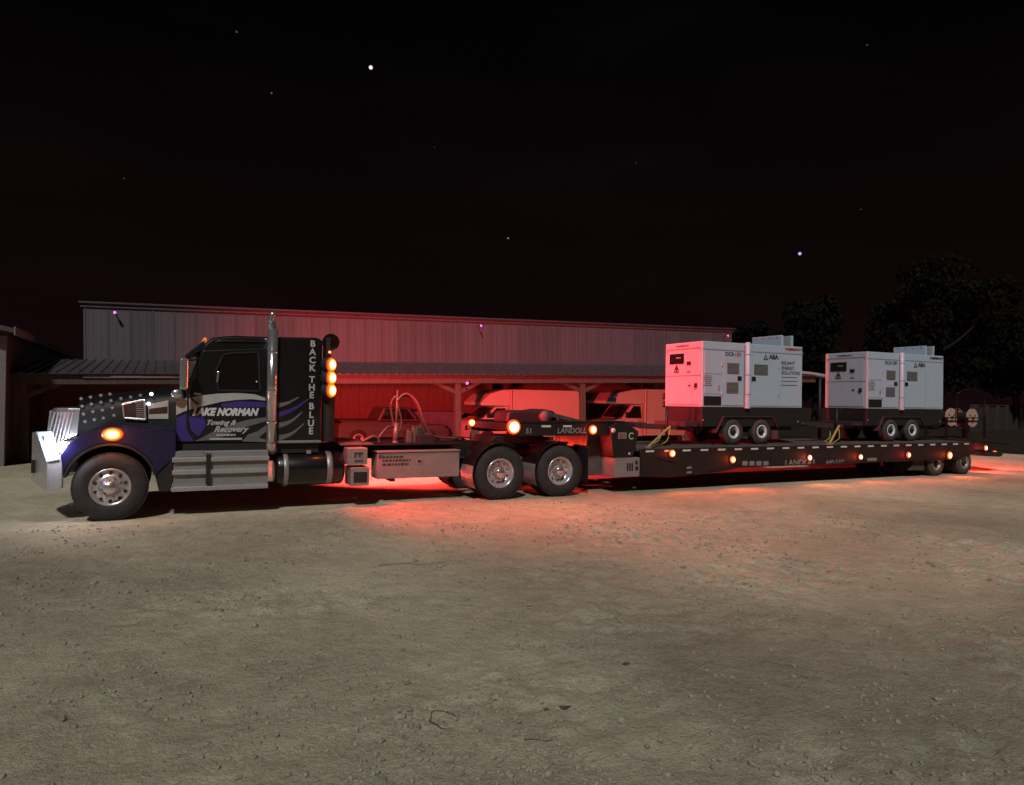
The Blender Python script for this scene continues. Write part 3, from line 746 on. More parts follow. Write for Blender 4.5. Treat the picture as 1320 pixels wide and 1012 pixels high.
# front fenders
for (y0, y1, near) in ((.02, .56, True), (1.88, 2.42, False)):
    arch = [(XF + .64 * math.cos(a), .56 + .64 * math.sin(a)) for a in [math.radians(12 + 156 * k / 16) for k in range(17)]]
    out = [(-7.26, .86), (-7.28, 1.02), (-7.20, 1.18), (-7.02, 1.33), (-6.75, 1.43), (-6.4, 1.47), (-6.0, 1.44), (-5.72, 1.38), (-5.72, .98), (-5.90, .80)]
    mb = MB(); mb.prism(arch[::-1] + out[::-1] if False else out + arch, y0, y1); f = mb.build('fender', 'blue', T, .06, 3)
    mb = MB()
    for k in range(16):
        a0, a1 = arch[k], arch[k + 1]
    mb.add([(x, y0 - .012, z) for x, z in arch] + [(XF + .60 * math.cos(math.radians(12 + 156 * k / 16)), y0 - .012, .56 + .60 * math.sin(math.radians(12 + 156 * k / 16))) for k in range(17)]
           + [(x, y0 + .3, z) for x, z in arch] + [(XF + .60 * math.cos(math.radians(12 + 156 * k / 16)), y0 + .3, .56 + .60 * math.sin(math.radians(12 + 156 * k / 16))) for k in range(17)],
           [(k, k + 1, k + 18, k + 17) for k in range(16)] + [(k + 17, k + 18, k + 52, k + 51) for k in range(16)])
    mb.build('wheel_arch_lip', 'matblack', f)
    if near:
        p = atY(145, 560, -.02)
        ml = grad_lens('marker_lamp', (p.x, 0, p.z), .125, 'amber', f, -1, .05); ml.scale = (1.2, 1, .85); ml.location = (-.2 * p.x, .0, .15 * p.z)
        lamp('marker_glow', (p.x, -.22, p.z), (1, .20, .03), 12, T, .06)
mb = MB(); mb.box((-7.12, .6, .80), (-5.7, 1.84, 1.3)); mb.build('engine_bay', 'matblack', T)
wpt = [atY(u, v, .06) for u, v in ((196, 574), (224, 570), (224, 618), (219, 634), (205, 634), (199, 610))]
mb = MB(); mb.prism([(p.x, p.z) for p in wpt], .05, .6); mb.build('splash_panel', 'matblack', T, .02)
# cab
CYN, CYF = .22, 2.22
cabp = [(225, 571), (228, 541), (238, 512), (241, 503), (262, 444), (274, 435), (300, 432.5), (356, 434.5), (356, 572)]
cpts = [(atY(u, v, CYN).x, atY(u, v, CYN).z) for u, v in cabp]
mb = MB(); mb.prism(cpts, CYN, CYF); cab = mb.build('cab', 'black', T, .045, 3)
def cy(u, v, off=.004): return atY(u, v, CYN - off)
def side_decal(name, px, y, mt, parent, t=.003):
    mb = MB(); pts = [atY(u, v, y) for u, v in px]
    mb.prism([(p.x, p.z) for p in pts], y - t, y); return mb.build(name, mt, parent)
ws = [cpts[3], cpts[4]]
mb = MB(); (ax, az), (bx_, bz) = (ws[0][0] + .03, ws[0][1] + .06), (ws[1][0] - .02, ws[1][1] - .06)
mb.add([(ax - .02, CYN + .12, az), (ax - .02, CYF - .12, az), (bx_ - .02, CYF - .16, bz), (bx_ - .02, CYN + .16, bz)], [(0, 1, 2, 3)]); mb.build('windscreen', 'glass', cab)
v0 = atY(239, 457, .3)
mb = MB(); top = atY(262, 441, .3)
mb.add([(v0.x, .32, v0.z), (v0.x, 2.12, v0.z), (top.x + .02, 2.18, top.z + .04), (top.x + .02, .26, top.z + .04), (v0.x, .32, v0.z - .06), (v0.x, 2.12, v0.z - .06), (top.x + .02, 2.18, top.z - .12), (top.x + .02, .26, top.z - .12)],
       [(0, 1, 2, 3), (7, 6, 5, 4), (0, 3, 7, 4), (1, 5, 6, 2), (0, 4, 5, 1), (2, 6, 7, 3)]); mb.build('sun_visor', 'black', cab, .015)
for k in range(5):
    y = .36 + k * .43; mb = MB(); mb.lathe([(.0005, .03), (.018, .028), (.028, .015), (.03, -.03)], (top.x + .03, y, top.z + .05), 'z', 14); mb.build('roof_marker', 'dimamber' if k == 0 else 'amberlens' if False else 'dimamber', cab)
# roof drip rail
mb = MB(); p, q = cy(277, 440), cy(350, 441); mb.tube(smooth_line([(p.x, CYN + .0, p.z), ((p.x + q.x) / 2, CYN - .012, p.z + .03), (q.x, CYN, q.z)], 5), .022, 8); mb.build('drip_rail', 'black', cab)
# door with window
dpx = [(242, 510), (262, 452), (345, 449), (345, 566), (262, 566), (246, 556), (241, 540)]
mb = MB(); pts = [atY(u, v, CYN) for u, v in dpx]; mb.prism([(p.x, p.z) for p in pts], CYN - .022, CYN + .01); door = mb.build('door', 'black', cab, .012)
DY = CYN - .0225
def dd_(name, px, mt, k=1): return side_decal(name, px, DY - .0035 * (k - 1) - .0005, mt, T)
win = [(281, 503), (279, 476), (288, 457), (300, 455), (333, 454), (335, 504)]
o = side_decal('window', win, DY + .001, 'glass', door, .004)
mb = MB(); wp = [atY(u, v, DY - .004) for u, v in win]
for k in range(len(wp)): mb.bar(wp[k], wp[(k + 1) % len(wp)], .03, .026)
mb.build('window_seal', 'matblack', door)
q = atY(331, 492, DY - .01); mb = MB(); mb.lathe([(.0005, -.03), (.02, -.025), (.024, 0)], q, 'y', 12); mb.build('door_lock', 'chrome', door)
q = atY(254, 507, DY - .02); mb = MB(); mb.bar((q.x - .05, q.y, q.z), (q.x + .06, q.y, q.z - .01), .03, .035); mb.build('door_handle', 'chrome', door, .006)
q = atY(280, 485, DY - .02); mb = MB(); mb.bar((q.x, q.y, q.z - .1), (q.x + .02, q.y, q.z + .08), .03, .03); mb.build('grab_handle', 'chrome', door, .008)
# livery on the cab side (flat vinyl)
side_decal('white_swoosh', [(227, 517), (241, 513), (241, 529), (227, 535)], CYN - .001, 'decalwhite', cab)
dd_('white_swoosh', [(243.5, 513), (258, 509.8), (280, 507.5), (305, 506.6), (328, 508.2), (342, 513), (342, 516.5), (325, 514.6), (305, 515.5), (285, 518), (270, 521.5), (244, 528)], 'decalwhite')
dd_('blue_field', [(243, 537), (262, 536.5), (266, 548), (256, 563), (246, 555)], 'decalblue')
side_decal('blue_field', [(227, 539), (240.5, 533), (240.5, 552), (244, 560), (250, 569), (228, 569)], CYN - .001, 'decalblue', cab)
dd_('purple_band', [(285, 520), (310, 517), (342, 518.5), (342, 525), (286, 525)], 'decalblue')
dd_('grey_streak', [(252, 568.5), (272, 558), (298, 547), (322, 540.5), (343, 538), (343, 543), (318, 550), (300, 556), (290, 562), (280, 566.5)], 'decalgrey')
dd_('white_streak', [(312, 569), (320, 560), (332, 556), (343, 548), (343, 556), (334, 564), (343, 567), (343, 570)], 'decalgrey', 2)
text_to('door_lettering', 'LAKE NORMAN', .165, atY(290.5, 531.5, DY - .006), 'letter', door, shear=.32, bold=.010, xs=.86)
text_to('door_lettering', 'Towing &', .115, atY(284, 545, DY - .008), 'silverletter', door, shear=.45, bold=.004)
text_to('door_lettering', 'Recovery', .135, atY(297, 553.5, DY - .008), 'silverletter', door, shear=.45, bold=.004)
p, q = atY(279, 560.8, DY - .008), atY(303, 560.8, DY - .008); mb = MB(); x = p.x
while x < q.x:
    w = random.uniform(.02, .05); mb.box((x, DY - .010, p.z - .016), (x + w, DY - .006, p.z + .016)); x += w + .012
mb.build('small_print', 'silverletter', door)
mb = MB(); p, q = atY(270, 565.8, DY - .008), atY(312, 565.8, DY - .008); mb.box((p.x, DY - .010, p.z - .018), (q.x, DY - .006, p.z + .012)); mb.build('white_line', 'silverletter', door)
# mirror
p = atY(238, 481, -.12)
mb = MB(); mb.box((p.x - .07, -.20, p.z - .26), (p.x + .05, -.05, p.z + .24)); mr_ = mb.build('mirror', 'chrome', T, .03, 3)
mb = MB(); mb.tube([(p.x + .02, -.10, p.z - .24), (p.x + .12, .02, p.z - .42), (p.x + .22, .22, p.z - .50)], .016); mb.tube([(p.x + .02, -.10, p.z + .2), (p.x + .2, .24, p.z + .24)], .014); mb.build('mirror_arm', 'matblack', mr_)
p = atY(228, 508, .1); mb = MB(); mb.lathe([(.0005, -.03), (.06, -.024), (.085, .0), (.07, .05), (.0005, .08)], p, 'y', 18); hm = mb.build('hood_mirror', 'chrome', T)
mb = MB(); mb.tube([p, (p.x + .02, p.y + .25, p.z - .12)], .012); mb.build('mirror_arm', 'matblack', hm)
# sleeper
SYN, SYF = .12, 2.32
sx0, sx1 = atY(357.5, 500, SYN).x, atY(415, 500, SYN).x
sz0, sz1 = 1.15, 2.97
mb = MB(); mb.prism([(sx0, sz0), (sx1, sz0), (sx1, sz1 - .03), (sx1 - .1, sz1 + .02), (sx0, sz1)], SYN, SYF); slp = mb.build('sleeper', 'black', T, .035, 3)
mb = MB(); mb.box((sx0, SYN - .012, sz0 + .005), (sx1, SYN - .001, sz0 + .05)); mb.build('sill_trim', 'alup', slp, .004)
def ribbon(pa, pb, pm, w, mt, name):
    pts = smooth_line([(pa[0], pa[1], 0), (pm[0], pm[1], 0), (pb[0], pb[1], 0)], 6)
    n = len(pts); up = [(p.x, p.y - w * (1 - .75 * i / (n - 1)) / 2) for i, p in enumerate(pts)]; dn = [(p.x, p.y + w * (1 - .75 * i / (n - 1)) / 2) for i, p in enumerate(pts)]
    return side_decal(name, up + dn[::-1], SYN - .0005, mt, slp)
ribbon((358.5, 523), (385, 512), (372, 519), 6, 'decalgrey', 'grey_ribbon')
ribbon((358.5, 535), (398, 514), (379, 527), 7, 'decalblue', 'blue_ribbon')
ribbon((358.5, 549), (390, 531), (375, 543), 7, 'decalgrey', 'grey_ribbon')
ribbon((358.5, 565), (392, 546), (376, 559), 7, 'decalgrey', 'grey_ribbon')
for (ch, v) in zip('BACKTHEBLUE', (443.5, 454, 464.6, 474.8, 489.6, 499.8, 509.6, 524, 535, 546, 556)):
    u = 403.2 - (v - 443.5) * .022
    text_to('sleeper_letter', ch, .155, atY(u, v, SYN - .003), 'silverletter', slp, bold=.005)
# exhaust stack
p0, p1 = atY(349.5, 571, .06), atY(349.5, 425, .06)
mb = MB(); r = .085; c = [(p0.x, .06, p0.z), (p0.x, .06, p1.z)]
mb.tube(c, r, 20); st = mb.build('exhaust_stack', 'chrome', T)
t0 = Vector((p0.x, .06, p1.z - .02)); tip = atY(353.5, 403, .06)
mb = MB(); mb.tube(smooth_line([t0, t0 + Vector((-.035, 0, .14)), Vector((tip.x - .06, .06, tip.z - .16)), Vector((tip.x - .01, .06, tip.z))], 5), .062, 18, .05); mb.build('exhaust_tip', 'chrome', st)
for z in (p0.z + .35, 2.05, 2.7):
    mb = MB(); mb.lathe([(r + .004, -.02), (r + .008, 0), (r + .004, .02)], (p0.x, .06, z), 'z', 20); mb.bar((p0.x, .06, z), (p0.x, .22, z), .03, .03); mb.build('clamp', 'chrome', st)
mb = MB(); q = atY(352, 576, .06)
mb.tube(smooth_line([(p0.x, .06, p0.z + .02), (p0.x + .02, .12, p0.z - .10), (p0.x + .08, .45, p0.z - .16)], 5), .08, 14); mb.build('elbow', 'alu', st)
# light tower behind the sleeper
tx = -3.30
mb = MB(); mb.lathe([(.115, 0), (.115, .84)], (tx + .02, .26, 1.17), 'z', 20); mb.lathe([(.0005, .86), (.09, .855), (.115, .84)], (tx + .02, .26, 1.17), 'z', 20); tw = mb.build('light_tower', 'matblack', T)
mb = MB(); mb.box((tx - .06, .12, 1.9), (tx + .02, .42, 3.0)); mb.build('tower_post', 'matblack', tw, .01)
for v in (470, 487, 503.5):
    p = atY(427, v, .02)
    mb = MB(); mb.lathe([(.13, .13), (.142, .02), (.134, -.005), (.126, .002)], (0, 0, 0), 'y', 24); mb.lathe([(.13, .13), (.05, .16), (.0005, .16)], (0, 0, 0), 'y', 24)
    h = mb.build('warning_lamp', 'matblack', T); h.location = p; h.rotation_euler = (0, 0, math.radians(38))
    grad_lens('lens', (0, 0, 0), .128, 'amber', h)
    d = Vector((math.sin(math.radians(38)), -math.cos(math.radians(38)), 0))
    lamp('warning_light', p + d * .10, (1, .05, .03), 200, T, .06, 160, (.90, -.12, -.22), .6)
    lamp('warning_flood', p + d * .10, (1, .08, .035), 260, T, .06, 74, (6.6, -4.6, -1.35), 1.0)
    lamp('warning_beam', p + Vector((.22, .05, 0)), (1, .02, .04), 1400, T, .06, 48, (8.8, 1.25, .25), .7)
    lamp('warning_glow', p + d * .12, (1, .16, .03), 5, T, .06)
mb = MB(); mb.lathe([(.115, 0), (.115, .84), (.09, .855), (.0005, .86)], (tx + .02, 2.18, 1.17), 'z', 20); tw2 = mb.build('light_tower', 'matblack', T)
mb = MB(); mb.box((tx - .06, 2.02, 1.9), (tx + .02, 2.22, 3.0)); mb.build('tower_post', 'matblack', tw2, .01)
for z in (2.08, 2.3, 2.53):                              # the same three lamps on the driver's side
    p = Vector((tx, 2.28, z)); mb = MB(); mb.lathe([(.128, -.13), (.135, -.02), (.125, .005), (.11, .0)], (0, 0, 0), 'y', 24); mb.lathe([(.128, -.13), (.05, -.16), (.0005, -.16)], (0, 0, 0), 'y', 24)
    h = mb.build('warning_lamp', 'matblack', T); h.location = p; h.rotation_euler = (0, 0, math.radians(-38))
    mb = MB(); mb.lathe([(.0005, .045), (.05, .040), (.09, .022), (.112, -.004)], (0, 0, 0), 'y', 24); mb.build('lens', 'towerlens', h)
    lamp('warning_light', p + Vector((.06, .08, 0)), (1, .05, .05), 5000, T, .06, 126, (.74, .66, -.08), .9)
p = atY(427, 441, .2)
mb = MB(); mb.lathe([(.14, -.02), (.15, .02), (.14, .12), (.07, .17), (.0005, .17)], p, 'y', 24); wl_ = mb.build('work_lamp', 'matblack', T)
mb = MB(); mb.lathe([(.0005, -.012), (.08, -.018), (.138, -.012)], p, 'y', 24); mb.build('lens', 'glass', wl_)
for k in range(9):
    a = 2 * PI * k / 9; mb = MB(); mb.bar((p.x + .145 * math.cos(a), p.y + .02, p.z + .145 * math.sin(a)), (p.x + .11 * math.cos(a), p.y + .17, p.z + .11 * math.sin(a)), .02, .02); mb.build('cooling_fin', 'matblack', wl_)
q = atY(425, 454, .12); mb = MB(); mb.lathe([(.0005, -.02), (.022, -.015), (.026, .03)], q, 'y', 12); mb.build('small_marker', 'amberlens', T)
# steps / battery box
def yb(u, v, y=.0): p = atY(u, v, y); return p.x, p.z
(xa, za), (xb, zb_) = yb(224, 594), yb(345.5, 630)
mb = MB(); mb.box((xa, .03, zb_ + .02), (xb, .62, za + .14)); sb = mb.build('step_box', 'alup', T, .01)
for (u0, v0_, u1, v1_) in ((222, 589, 347, 594.5), (222, 606.5, 346, 609), (221, 626, 345.5, 631.5)):
    (x0, z0), (x1, z1) = yb(u0, v0_, -.02), yb(u1, v1_, -.02); zt = (z0 + z1) / 2
    mb = MB(); mb.box((x0, -.03, zt - .035), (x1, .18, zt + .035)); mb.build('step_tread', 'alu', sb, .008)
(x0, z0), (x1, z1) = yb(265.5, 588, .02), yb(271, 624, .02); mb = MB(); mb.box((x0, -.04, z1), (x1, .05, z0 + .04)); mb.build('step_bracket', 'matblack', sb, .006)
(x0, z0), (x1, z1) = yb(229, 583, .04), yb(263, 588, .04); mb = MB(); mb.box((x0, .02, z1), (x1, .06, z0 + .02)); mb.build('upper_panel', 'alup', sb, .004)
mb = MB(); mb.box((-5.75, .2, .98), (-3.45, 2.2, 1.16)); mb.build('cab_floor', 'matblack', T)
# tank
(x0, z0), (x1, z1) = yb(357, 583), yb(446, 628); tz = (z0 + z1) / 2; tr = .29
mb = MB(); mb.lathe([(.0005, 0), (tr - .06, 0), (tr - .015, .02), (tr, .06), (tr, x1 - x0 - .06), (tr - .015, x1 - x0 - .02), (tr - .06, x1 - x0), (.0005, x1 - x0)], (x0, .34, tz), 'x', 40); tk = mb.build('fuel_tank', 'black', T)
for (u0, u1) in ((367, 373), (423, 430)):
    a, b = yb(u0, 605)[0], yb(u1, 605)[0]; mb = MB(); mb.lathe([(tr + .002, 0), (tr + .007, .005), (tr + .007, b - a - .005), (tr + .002, b - a)], (a, .34, tz), 'x', 40); mb.build('tank_strap', 'alup', tk)
q = yb(398, 588, .2); mb = MB(); mb.cyl((q[0], .22, tz + tr - .02), .05, .06, 'z', 16); mb.build('filler_cap', 'chrome', tk)
# pump box and hydraulic reservoir
(x0, z0), (x1, z1) = yb(449, 578), yb(474, 599); mb = MB(); mb.box((x0, .02, z1), (x1, .50, z0)); pb_ = mb.build('valve_box', 'alup', T, .008)
mb = MB(); xm = (x0 + x1) / 2; mb.box((xm - .06, .012, z0 - .11), (xm + .09, .0195, z0 - .075)); mb.box((xm - .06, .012, z0 - .16), (xm - .03, .0195, z0 - .11)); mb.box((xm + .02, .012, z0 - .16), (xm + .05, .0195, z0 - .11)); mb.box((xm - .06, .012, z0 - .24), (xm + .10, .0195, z0 - .215)); mb.build('printed_symbol', 'darkletter', pb_)
(x0, z0), (x1, z1) = yb(452.5, 603), yb(476, 626); mb = MB(); mb.box((x0, .0, z1), (x1, .48, z0)); p2 = mb.build('pump_box', 'alup', T, .008)
mb = MB(); mb.box((x0 + .05, -.006, z1 + .06), (x1 - .04, -.001, z0 - .08)); mb.build('dark_panel', 'matblack', p2)
# tool box
TB = .32
M['boxgrey'] = mat('dull grey box paint', (.24, .225, .21), .45, .2, var=.2, vscale=3)
(x0, z0), (x1, z1) = yb(487, 584, TB), yb(592, 614, TB)
mb = MB(); mb.prism([(x0, z1), (x0, z0), (x1, z0), (x1, z1)], TB, .78); tb = mb.build('tool_box', 'boxgrey', T, .01)
mb = MB(); mb.box((x0 - .015, TB - .018, z0 + .003), (x1 + .015, .79, z0 + .03)); mb.build('lid', 'boxgrey', tb, .006)
for (u0, u1, v) in ((493, 520, 589.5), (493, 529, 594), (493, 527, 599)):
    a, b = yb(u0, v, TB), yb(u1, v, TB); mb = MB(); x = a[0]; k = 0
    while x < b[0]:
        w = .03 + .05 * random.random(); mb.box((x, TB - .004, a[1] - .02), (min(x + w, b[0]), TB - .0005, a[1] + .02)); x += w + .018
    mb.build('label_print', 'darkletter', tb)
a = yb(490.5, 588.5, TB); mb = MB(); mb.box((a[0] - .04, TB - .005, a[1] - .03), (a[0] + .03, TB - .0006, a[1] + .03)); mb.build('blue_sticker', 'decalblue', tb)
a = yb(540.5, 594.5, TB); mb = MB(); mb.box((a[0] - .055, TB - .005, a[1] - .055), (a[0] + .055, TB - .0006, a[1] + .055)); mb.build('grey_sticker', 'dimletter', tb)
mb = MB(); mb.box((a[0] - .03, TB - .012, a[1] - .02), (a[0] + .03, TB - .0052, a[1] + .02)); mb.build('latch', 'matblack', tb)
for x in (x0 + .25, x1 - .3):
    mb = MB(); mb.box((x, .3, z1 - .05), (x + .08, .85, z1 - .001)); mb.build('box_bracket', 'frame', tb)
# catwalk and rear body
mb = MB(); mb.box((-3.05, .30, 1.085), (-2.45, 2.14, 1.12)); mb.build('catwalk', 'redsteel', T, .006)
mb = MB(); mb.box((-2.45, .50, 1.062), (-.7, 1.94, 1.09)); mb.build('rear_deck_plate', 'frame', T, .006)
# mast, hoses, valves behind the cab
HY = .75
pm = [atY(u, v, HY) for u, v in ((510, 572), (511.5, 540), (512.5, 503))]
mb = MB(); mb.tube([pm[0], atY(511, 545, HY)], .065, 12, .05); mb.tube([atY(511, 546, HY), pm[2]], .028, 10, .018); ms = mb.build('hose_mast', 'mast', T)
mb = MB(); mb.lathe([(.07, 0), (.075, .02), (.05, .06)], (pm[0].x, HY, 1.09), 'z', 14); mb.build('mast_foot', 'mast', ms)
def hose(px, y0, y1, r, mt='hose'):
    n = len(px); pts = [atY(u, v, y0 + (y1 - y0) * i / (n - 1)) for i, (u, v) in enumerate(px)]
    mb = MB(); mb.tube(smooth_line(pts, 6), r, 8); return mb.build('air_hose', mt, T)
hose([(509, 570), (507, 545), (504, 525), (507, 514), (512, 510)], .9, .75, .024, 'hose')
hose([(512, 519), (519, 511), (527, 510), (536, 517), (542, 533), (546, 552), (549, 565)], .75, .95, .034, 'hose')
hose([(512, 517), (520, 508.5), (529, 509), (539, 520), (545, 538), (552, 555), (562, 563), (590, 565)], .72, .7, .022, 'hose')
hose([(513, 522), (516, 534), (517.5, 545), (515, 556), (512, 568)], .68, .75, .018, 'hose')
hose([(474, 567), (486, 566), (493, 558), (500, 551), (507, 550)], .6, .75, .026, 'hose')
hose([(466, 570), (480, 563), (487, 565), (489, 571)], .55, .6, .03, 'hose')
for (u0, v0_, u1, v1_, y, mt) in ((525, 556, 531, 571, .7, 'redsteel'), (532, 552, 538, 571, .72, 'redsteel'), (537, 550.5, 549, 563, .95, 'redsteel'), (540, 561, 560, 573, .5, 'matblack')):
    (x0, z0), (x1, z1) = yb(u0, v0_, y), yb(u1, v1_, y); mb = MB(); mb.box((x0, y, min(z1, 1.09)), (x1, y + .22, z0)); vb = mb.build('valve_block', mt, T, .012)
    mb = MB(); mb.cyl(((x0 + x1) / 2, y + .1, z0 - .01), .03, .05, 'z', 10); mb.build('valve_cap', mt, vb)
# fifth wheel
mb = MB(); mb.prism([(.1, 1.10), (.2, 1.20), (1.3, 1.20), (1.55, 1.08), (1.55, 1.04), (.1, 1.04)], .72, 1.72); mb.build('fifth_wheel', 'frame', T, .012)
# rear fenders
for k, x in enumerate((0, 1.34)):
    for (y0, y1) in ((-.02, .58), (1.86, 2.46)):
        mb = MB(); R0, R1 = .585, .60; seg = 20; A0, A1 = math.radians(72 if k else 60), math.radians(196)
        ring = [A0 + (A1 - A0) * i / seg for i in range(seg + 1)]
        vs = [(x + R * math.cos(a), y, .52 + R * math.sin(a)) for R in (R0, R1) for y in (y0, y1) for a in ring]; n = seg + 1
        fs = []
        for i in range(seg):
            fs += [(i, i + 1, n + i + 1, n + i), (2 * n + i, 3 * n + i, 3 * n + i + 1, 2 * n + i + 1), (i, 2 * n + i, 2 * n + i + 1, i + 1), (n + i, n + i + 1, 3 * n + i + 1, 3 * n + i)]
        fs += [(0, n, 3 * n, 2 * n), (seg, 2 * n + seg, 3 * n + seg, n + seg)]
        mb.add(vs, fs, False); fd = mb.build('rear_fender', 'black', T)
        b = MB(); b.bar((x - .3, (y0 + y1) / 2, 1.0), (x - .3, YC, 1.0), .05, .05); b.build('fender_bracket', 'frame', fd)
        b = MB(); aa = [math.radians(165 + 6 * i) for i in range(8)]
        b.add([(x + .607 * math.cos(a), y, .52 + .607 * math.sin(a)) for y in (y0, y1) for a in aa], [(i, i + 1, i + 9, i + 8) for i in range(7)]); b.build('fender_end_plate', 'alu', fd)
for y in (.0, 1.86):
    mb = MB(); mb.box((1.985, y, .26), (2.0, y + .58, 1.02)); mb.build('mud_flap', 'matblack', T)
for y in (.62, 1.74):                                   # tractor tail lamps, shining on the trailer neck
    mb = MB(); mb.lathe([(.085, -.03), (.09, 0), (.08, .012)], (2.0, y, .90), 'x', 20); tlm = mb.build('tail_lamp', 'matblack', T)
    mb = MB(); mb.lathe([(.0005, .03), (.05, .024), (.08, .008)], (2.0, y, .90), 'x', 20); mb.build('lens', 'redlens', tlm)
    lamp('tail_light', (2.07, y - .05, .90), (1, .05, .03), 26, T, .05)
mb = MB(); mb.box((1.93, .55, .82), (1.985, 1.9, .98)); mb.build('rear_cross_bar', 'frame', T, .006)
p = atY(608, 545, .4); sl_ = grad_lens('side_lamp', (p.x, .4, p.z), .075, 'amber', T, -1, .03)
mb = MB(); mb.tube([(p.x, .45, p.z - .05), (p.x + .02, .5, 1.08)], .016); mb.build('lamp_stalk', 'matblack', T)
lamp('side_lamp_glow', (p.x, .32, p.z), (1, .32, .10), 8, T, .05)

# ================================================================== LOWBOY TRAILER
R = thing('flatbed_trailer', 'long black equipment trailer carrying two white generators', 'trailer', (0, 0, 0))
GY = .12
(gx0, gz0), (gx1, gz1) = yb(656, 543, GY), yb(792, 562, GY)
gx1 = 2.95
gt, gb = 1.50, 1.23
mb = MB(); mb.prism([(gx0, gb + .05), (gx0 + .05, gt - .05), (gx0 + .2, gt), (gx1, gt), (gx1, gb), (gx0 + .3, gb)], GY, GY + .12); gn = mb.build('gooseneck', 'frame', R, .008)
mb = MB(); mb.prism([(gx0, gb + .05), (gx0 + .05, gt - .05), (gx0 + .2, gt), (gx1, gt), (gx1, gb), (gx0 + .3, gb)], 2.20, 2.32); mb.build('gooseneck_beam', 'frame', gn, .008)
mb = MB(); mb.box((gx0 + .08, GY + .121, gb + .10), (gx1, 2.199, gb + .16)); mb.box((gx0 + .1, GY + .121, gb + .161), (gx0 + .22, 2.199, gt - .03)); mb.build('gooseneck_plate', 'frame', gn)
mb = MB(); mb.box((gx0 + .2, GY - .02, gt + .002), (gx1, GY + .14, gt + .03)); mb.build('top_flange', 'frame', gn)
# hydraulic pack under a cover and ramp bar on the gooseneck
cpx = [(653, 545), (655, 531), (662, 529), (690, 529.5), (702, 527.5), (715, 530), (719, 537), (717, 546)]
mb = MB(); pts = [atY(u, v, .9) for u, v in cpx]; mb.prism([(p.x, max(p.z, gt - .12)) for p in pts], .9, 1.6); mb.build('winch_cover', 'matblack', R, .05, 3)
a, b = atY(703, 533, .8), atY(752, 545, .8); mb = MB(); mb.bar((a.x, .8, a.z), (b.x, .8, b.z), .10, .09); mb.build('lift_arm', 'redsteel', R, .012)
a = atY(704, 536, .7); mb = MB(); mb.lathe([(.0005, -.01), (.12, 0), (.14, .06), (.1, .2), (.0005, .22)], (a.x, .66, a.z - .02), 'y', 18); mb.build('winch_drum', 'redsteel', R)
for (u0, u1, v) in ((698, 710, 549.5), (726, 737, 549.5)):
    a, b = yb(u0, v, GY), yb(u1, v, GY); mb = MB(); mb.box((a[0], GY - .004, a[1] - .02), (b[0], GY - .0005, a[1] + .02)); mb.build('reflector', 'reflector', gn)
text_to('gooseneck_lettering', '51', .15, atY(682, 556, GY - .003), 'dimletter', gn, bold=.003)
text_to('gooseneck_lettering', 'LANDOLL', .155, atY(737, 555.5, GY - .003), 'dimletter', gn, bold=.003, shear=.15)
def marker(u, v, y, r, mt, watt, col, parent=R, sq=1.0):
    p = atY(u, v, y)
    mb = MB(); mb.lathe([(r * 1.25, -.012), (r * 1.3, 0), (r * 1.25, .03), (r * .9, -.014)][:3], (0, 0, 0), 'y', 20); mb.lathe([(r * 1.25, -.012), (r * .98, -.016)], (0, 0, 0), 'y', 20)
    h = mb.build('marker_lamp', 'matblack', parent); h.location = p
    grad_lens('lens', (0, -.012, 0), r * 1.22, {'whiteamber': 'pale', 'amberlens': 'amber', 'redlens': 'red'}[mt], h, -1, .03)
    if watt:
        lamp('marker_beam', p + Vector((0, -.06, .0)), col, watt * 2.6, parent, .05, 150, (0, -1, -.30), .5)
        lamp('marker_glow', p + Vector((0, -.11, .0)), (col[0], col[1] * .6, col[2]), 2.2, parent, .05)
AMB = (1, .14, .02); RED = (1, .05, .025); PAL = (1, .26, .08)
marker(662, 550.5, GY - .012, .125, 'whiteamber', 22, PAL)
marker(764, 554, GY - .012, .085, 'amberlens', 16, AMB)
# front bolster panel
fp = [(787, 551), (795, 545), (808, 545), (823.5, 556.5), (821, 572), (816, 590), (790.5, 590)]
mb = MB(); pts = [atY(u, v, .02) for u, v in fp]; mb.prism([(p.x, p.z) for p in pts], .02, .50); fpn = mb.build('front_panel', 'frame', R, .015)
mb = MB(); p = atY(804, 547.5, .3); mb.lathe([(.0005, .07), (.2, .06), (.26, .03), (.27, -.02)], (p.x, .3, p.z), 'z', 24); mb.build('panel_cap', 'matblack', fpn)
def sq(name, u0, v0_, u1, v1_, mt, y=.02, par=fpn, t=.004):
    a, b = yb(u0, v0_, y), yb(u1, v1_, y); mb = MB(); mb.box((a[0], y - t, a[1]), (b[0], y - .0005, b[1])); return mb.build(name, mt, par)
sq('red_sticker', 797, 557.5, 807.5, 565.5, 'dimletter')
for k in range(3): sq('sticker_line', 798, 559 + 2.2 * k, 806.5, 560 + 2.2 * k, 'redletter', .0155)
mb = MB(); p = atY(814, 562, .02); mb.lathe([(.05, -.004), (.075, -.004), (.075, -.0005)], p, 'y', 20, False, math.radians(40), math.radians(320)); mb.build('round_mark', 'silverletter', fpn)
mb = MB(); p = atY(790.5, 555, .02); mb.lathe([(.0005, -.02), (.05, -.015), (.055, -.001)], p, 'y', 14); mb.build('round_reflector', 'reflector', fpn)
p = atY(811.5, 585, .02); mb = MB(); mb.lathe([(.0005, -.02), (.03, -.015), (.034, -.001)], p, 'y', 12); mb.build('bolt_head', 'alup', fpn)
(x0, z0), (x1, z1) = yb(792.5, 590.5, .0), yb(824.5, 614, .0)
mb = MB(); mb.box((x0, -.0, z1), (x1, .5, z0)); cb_ = mb.build('control_box', 'alup', R, .01)
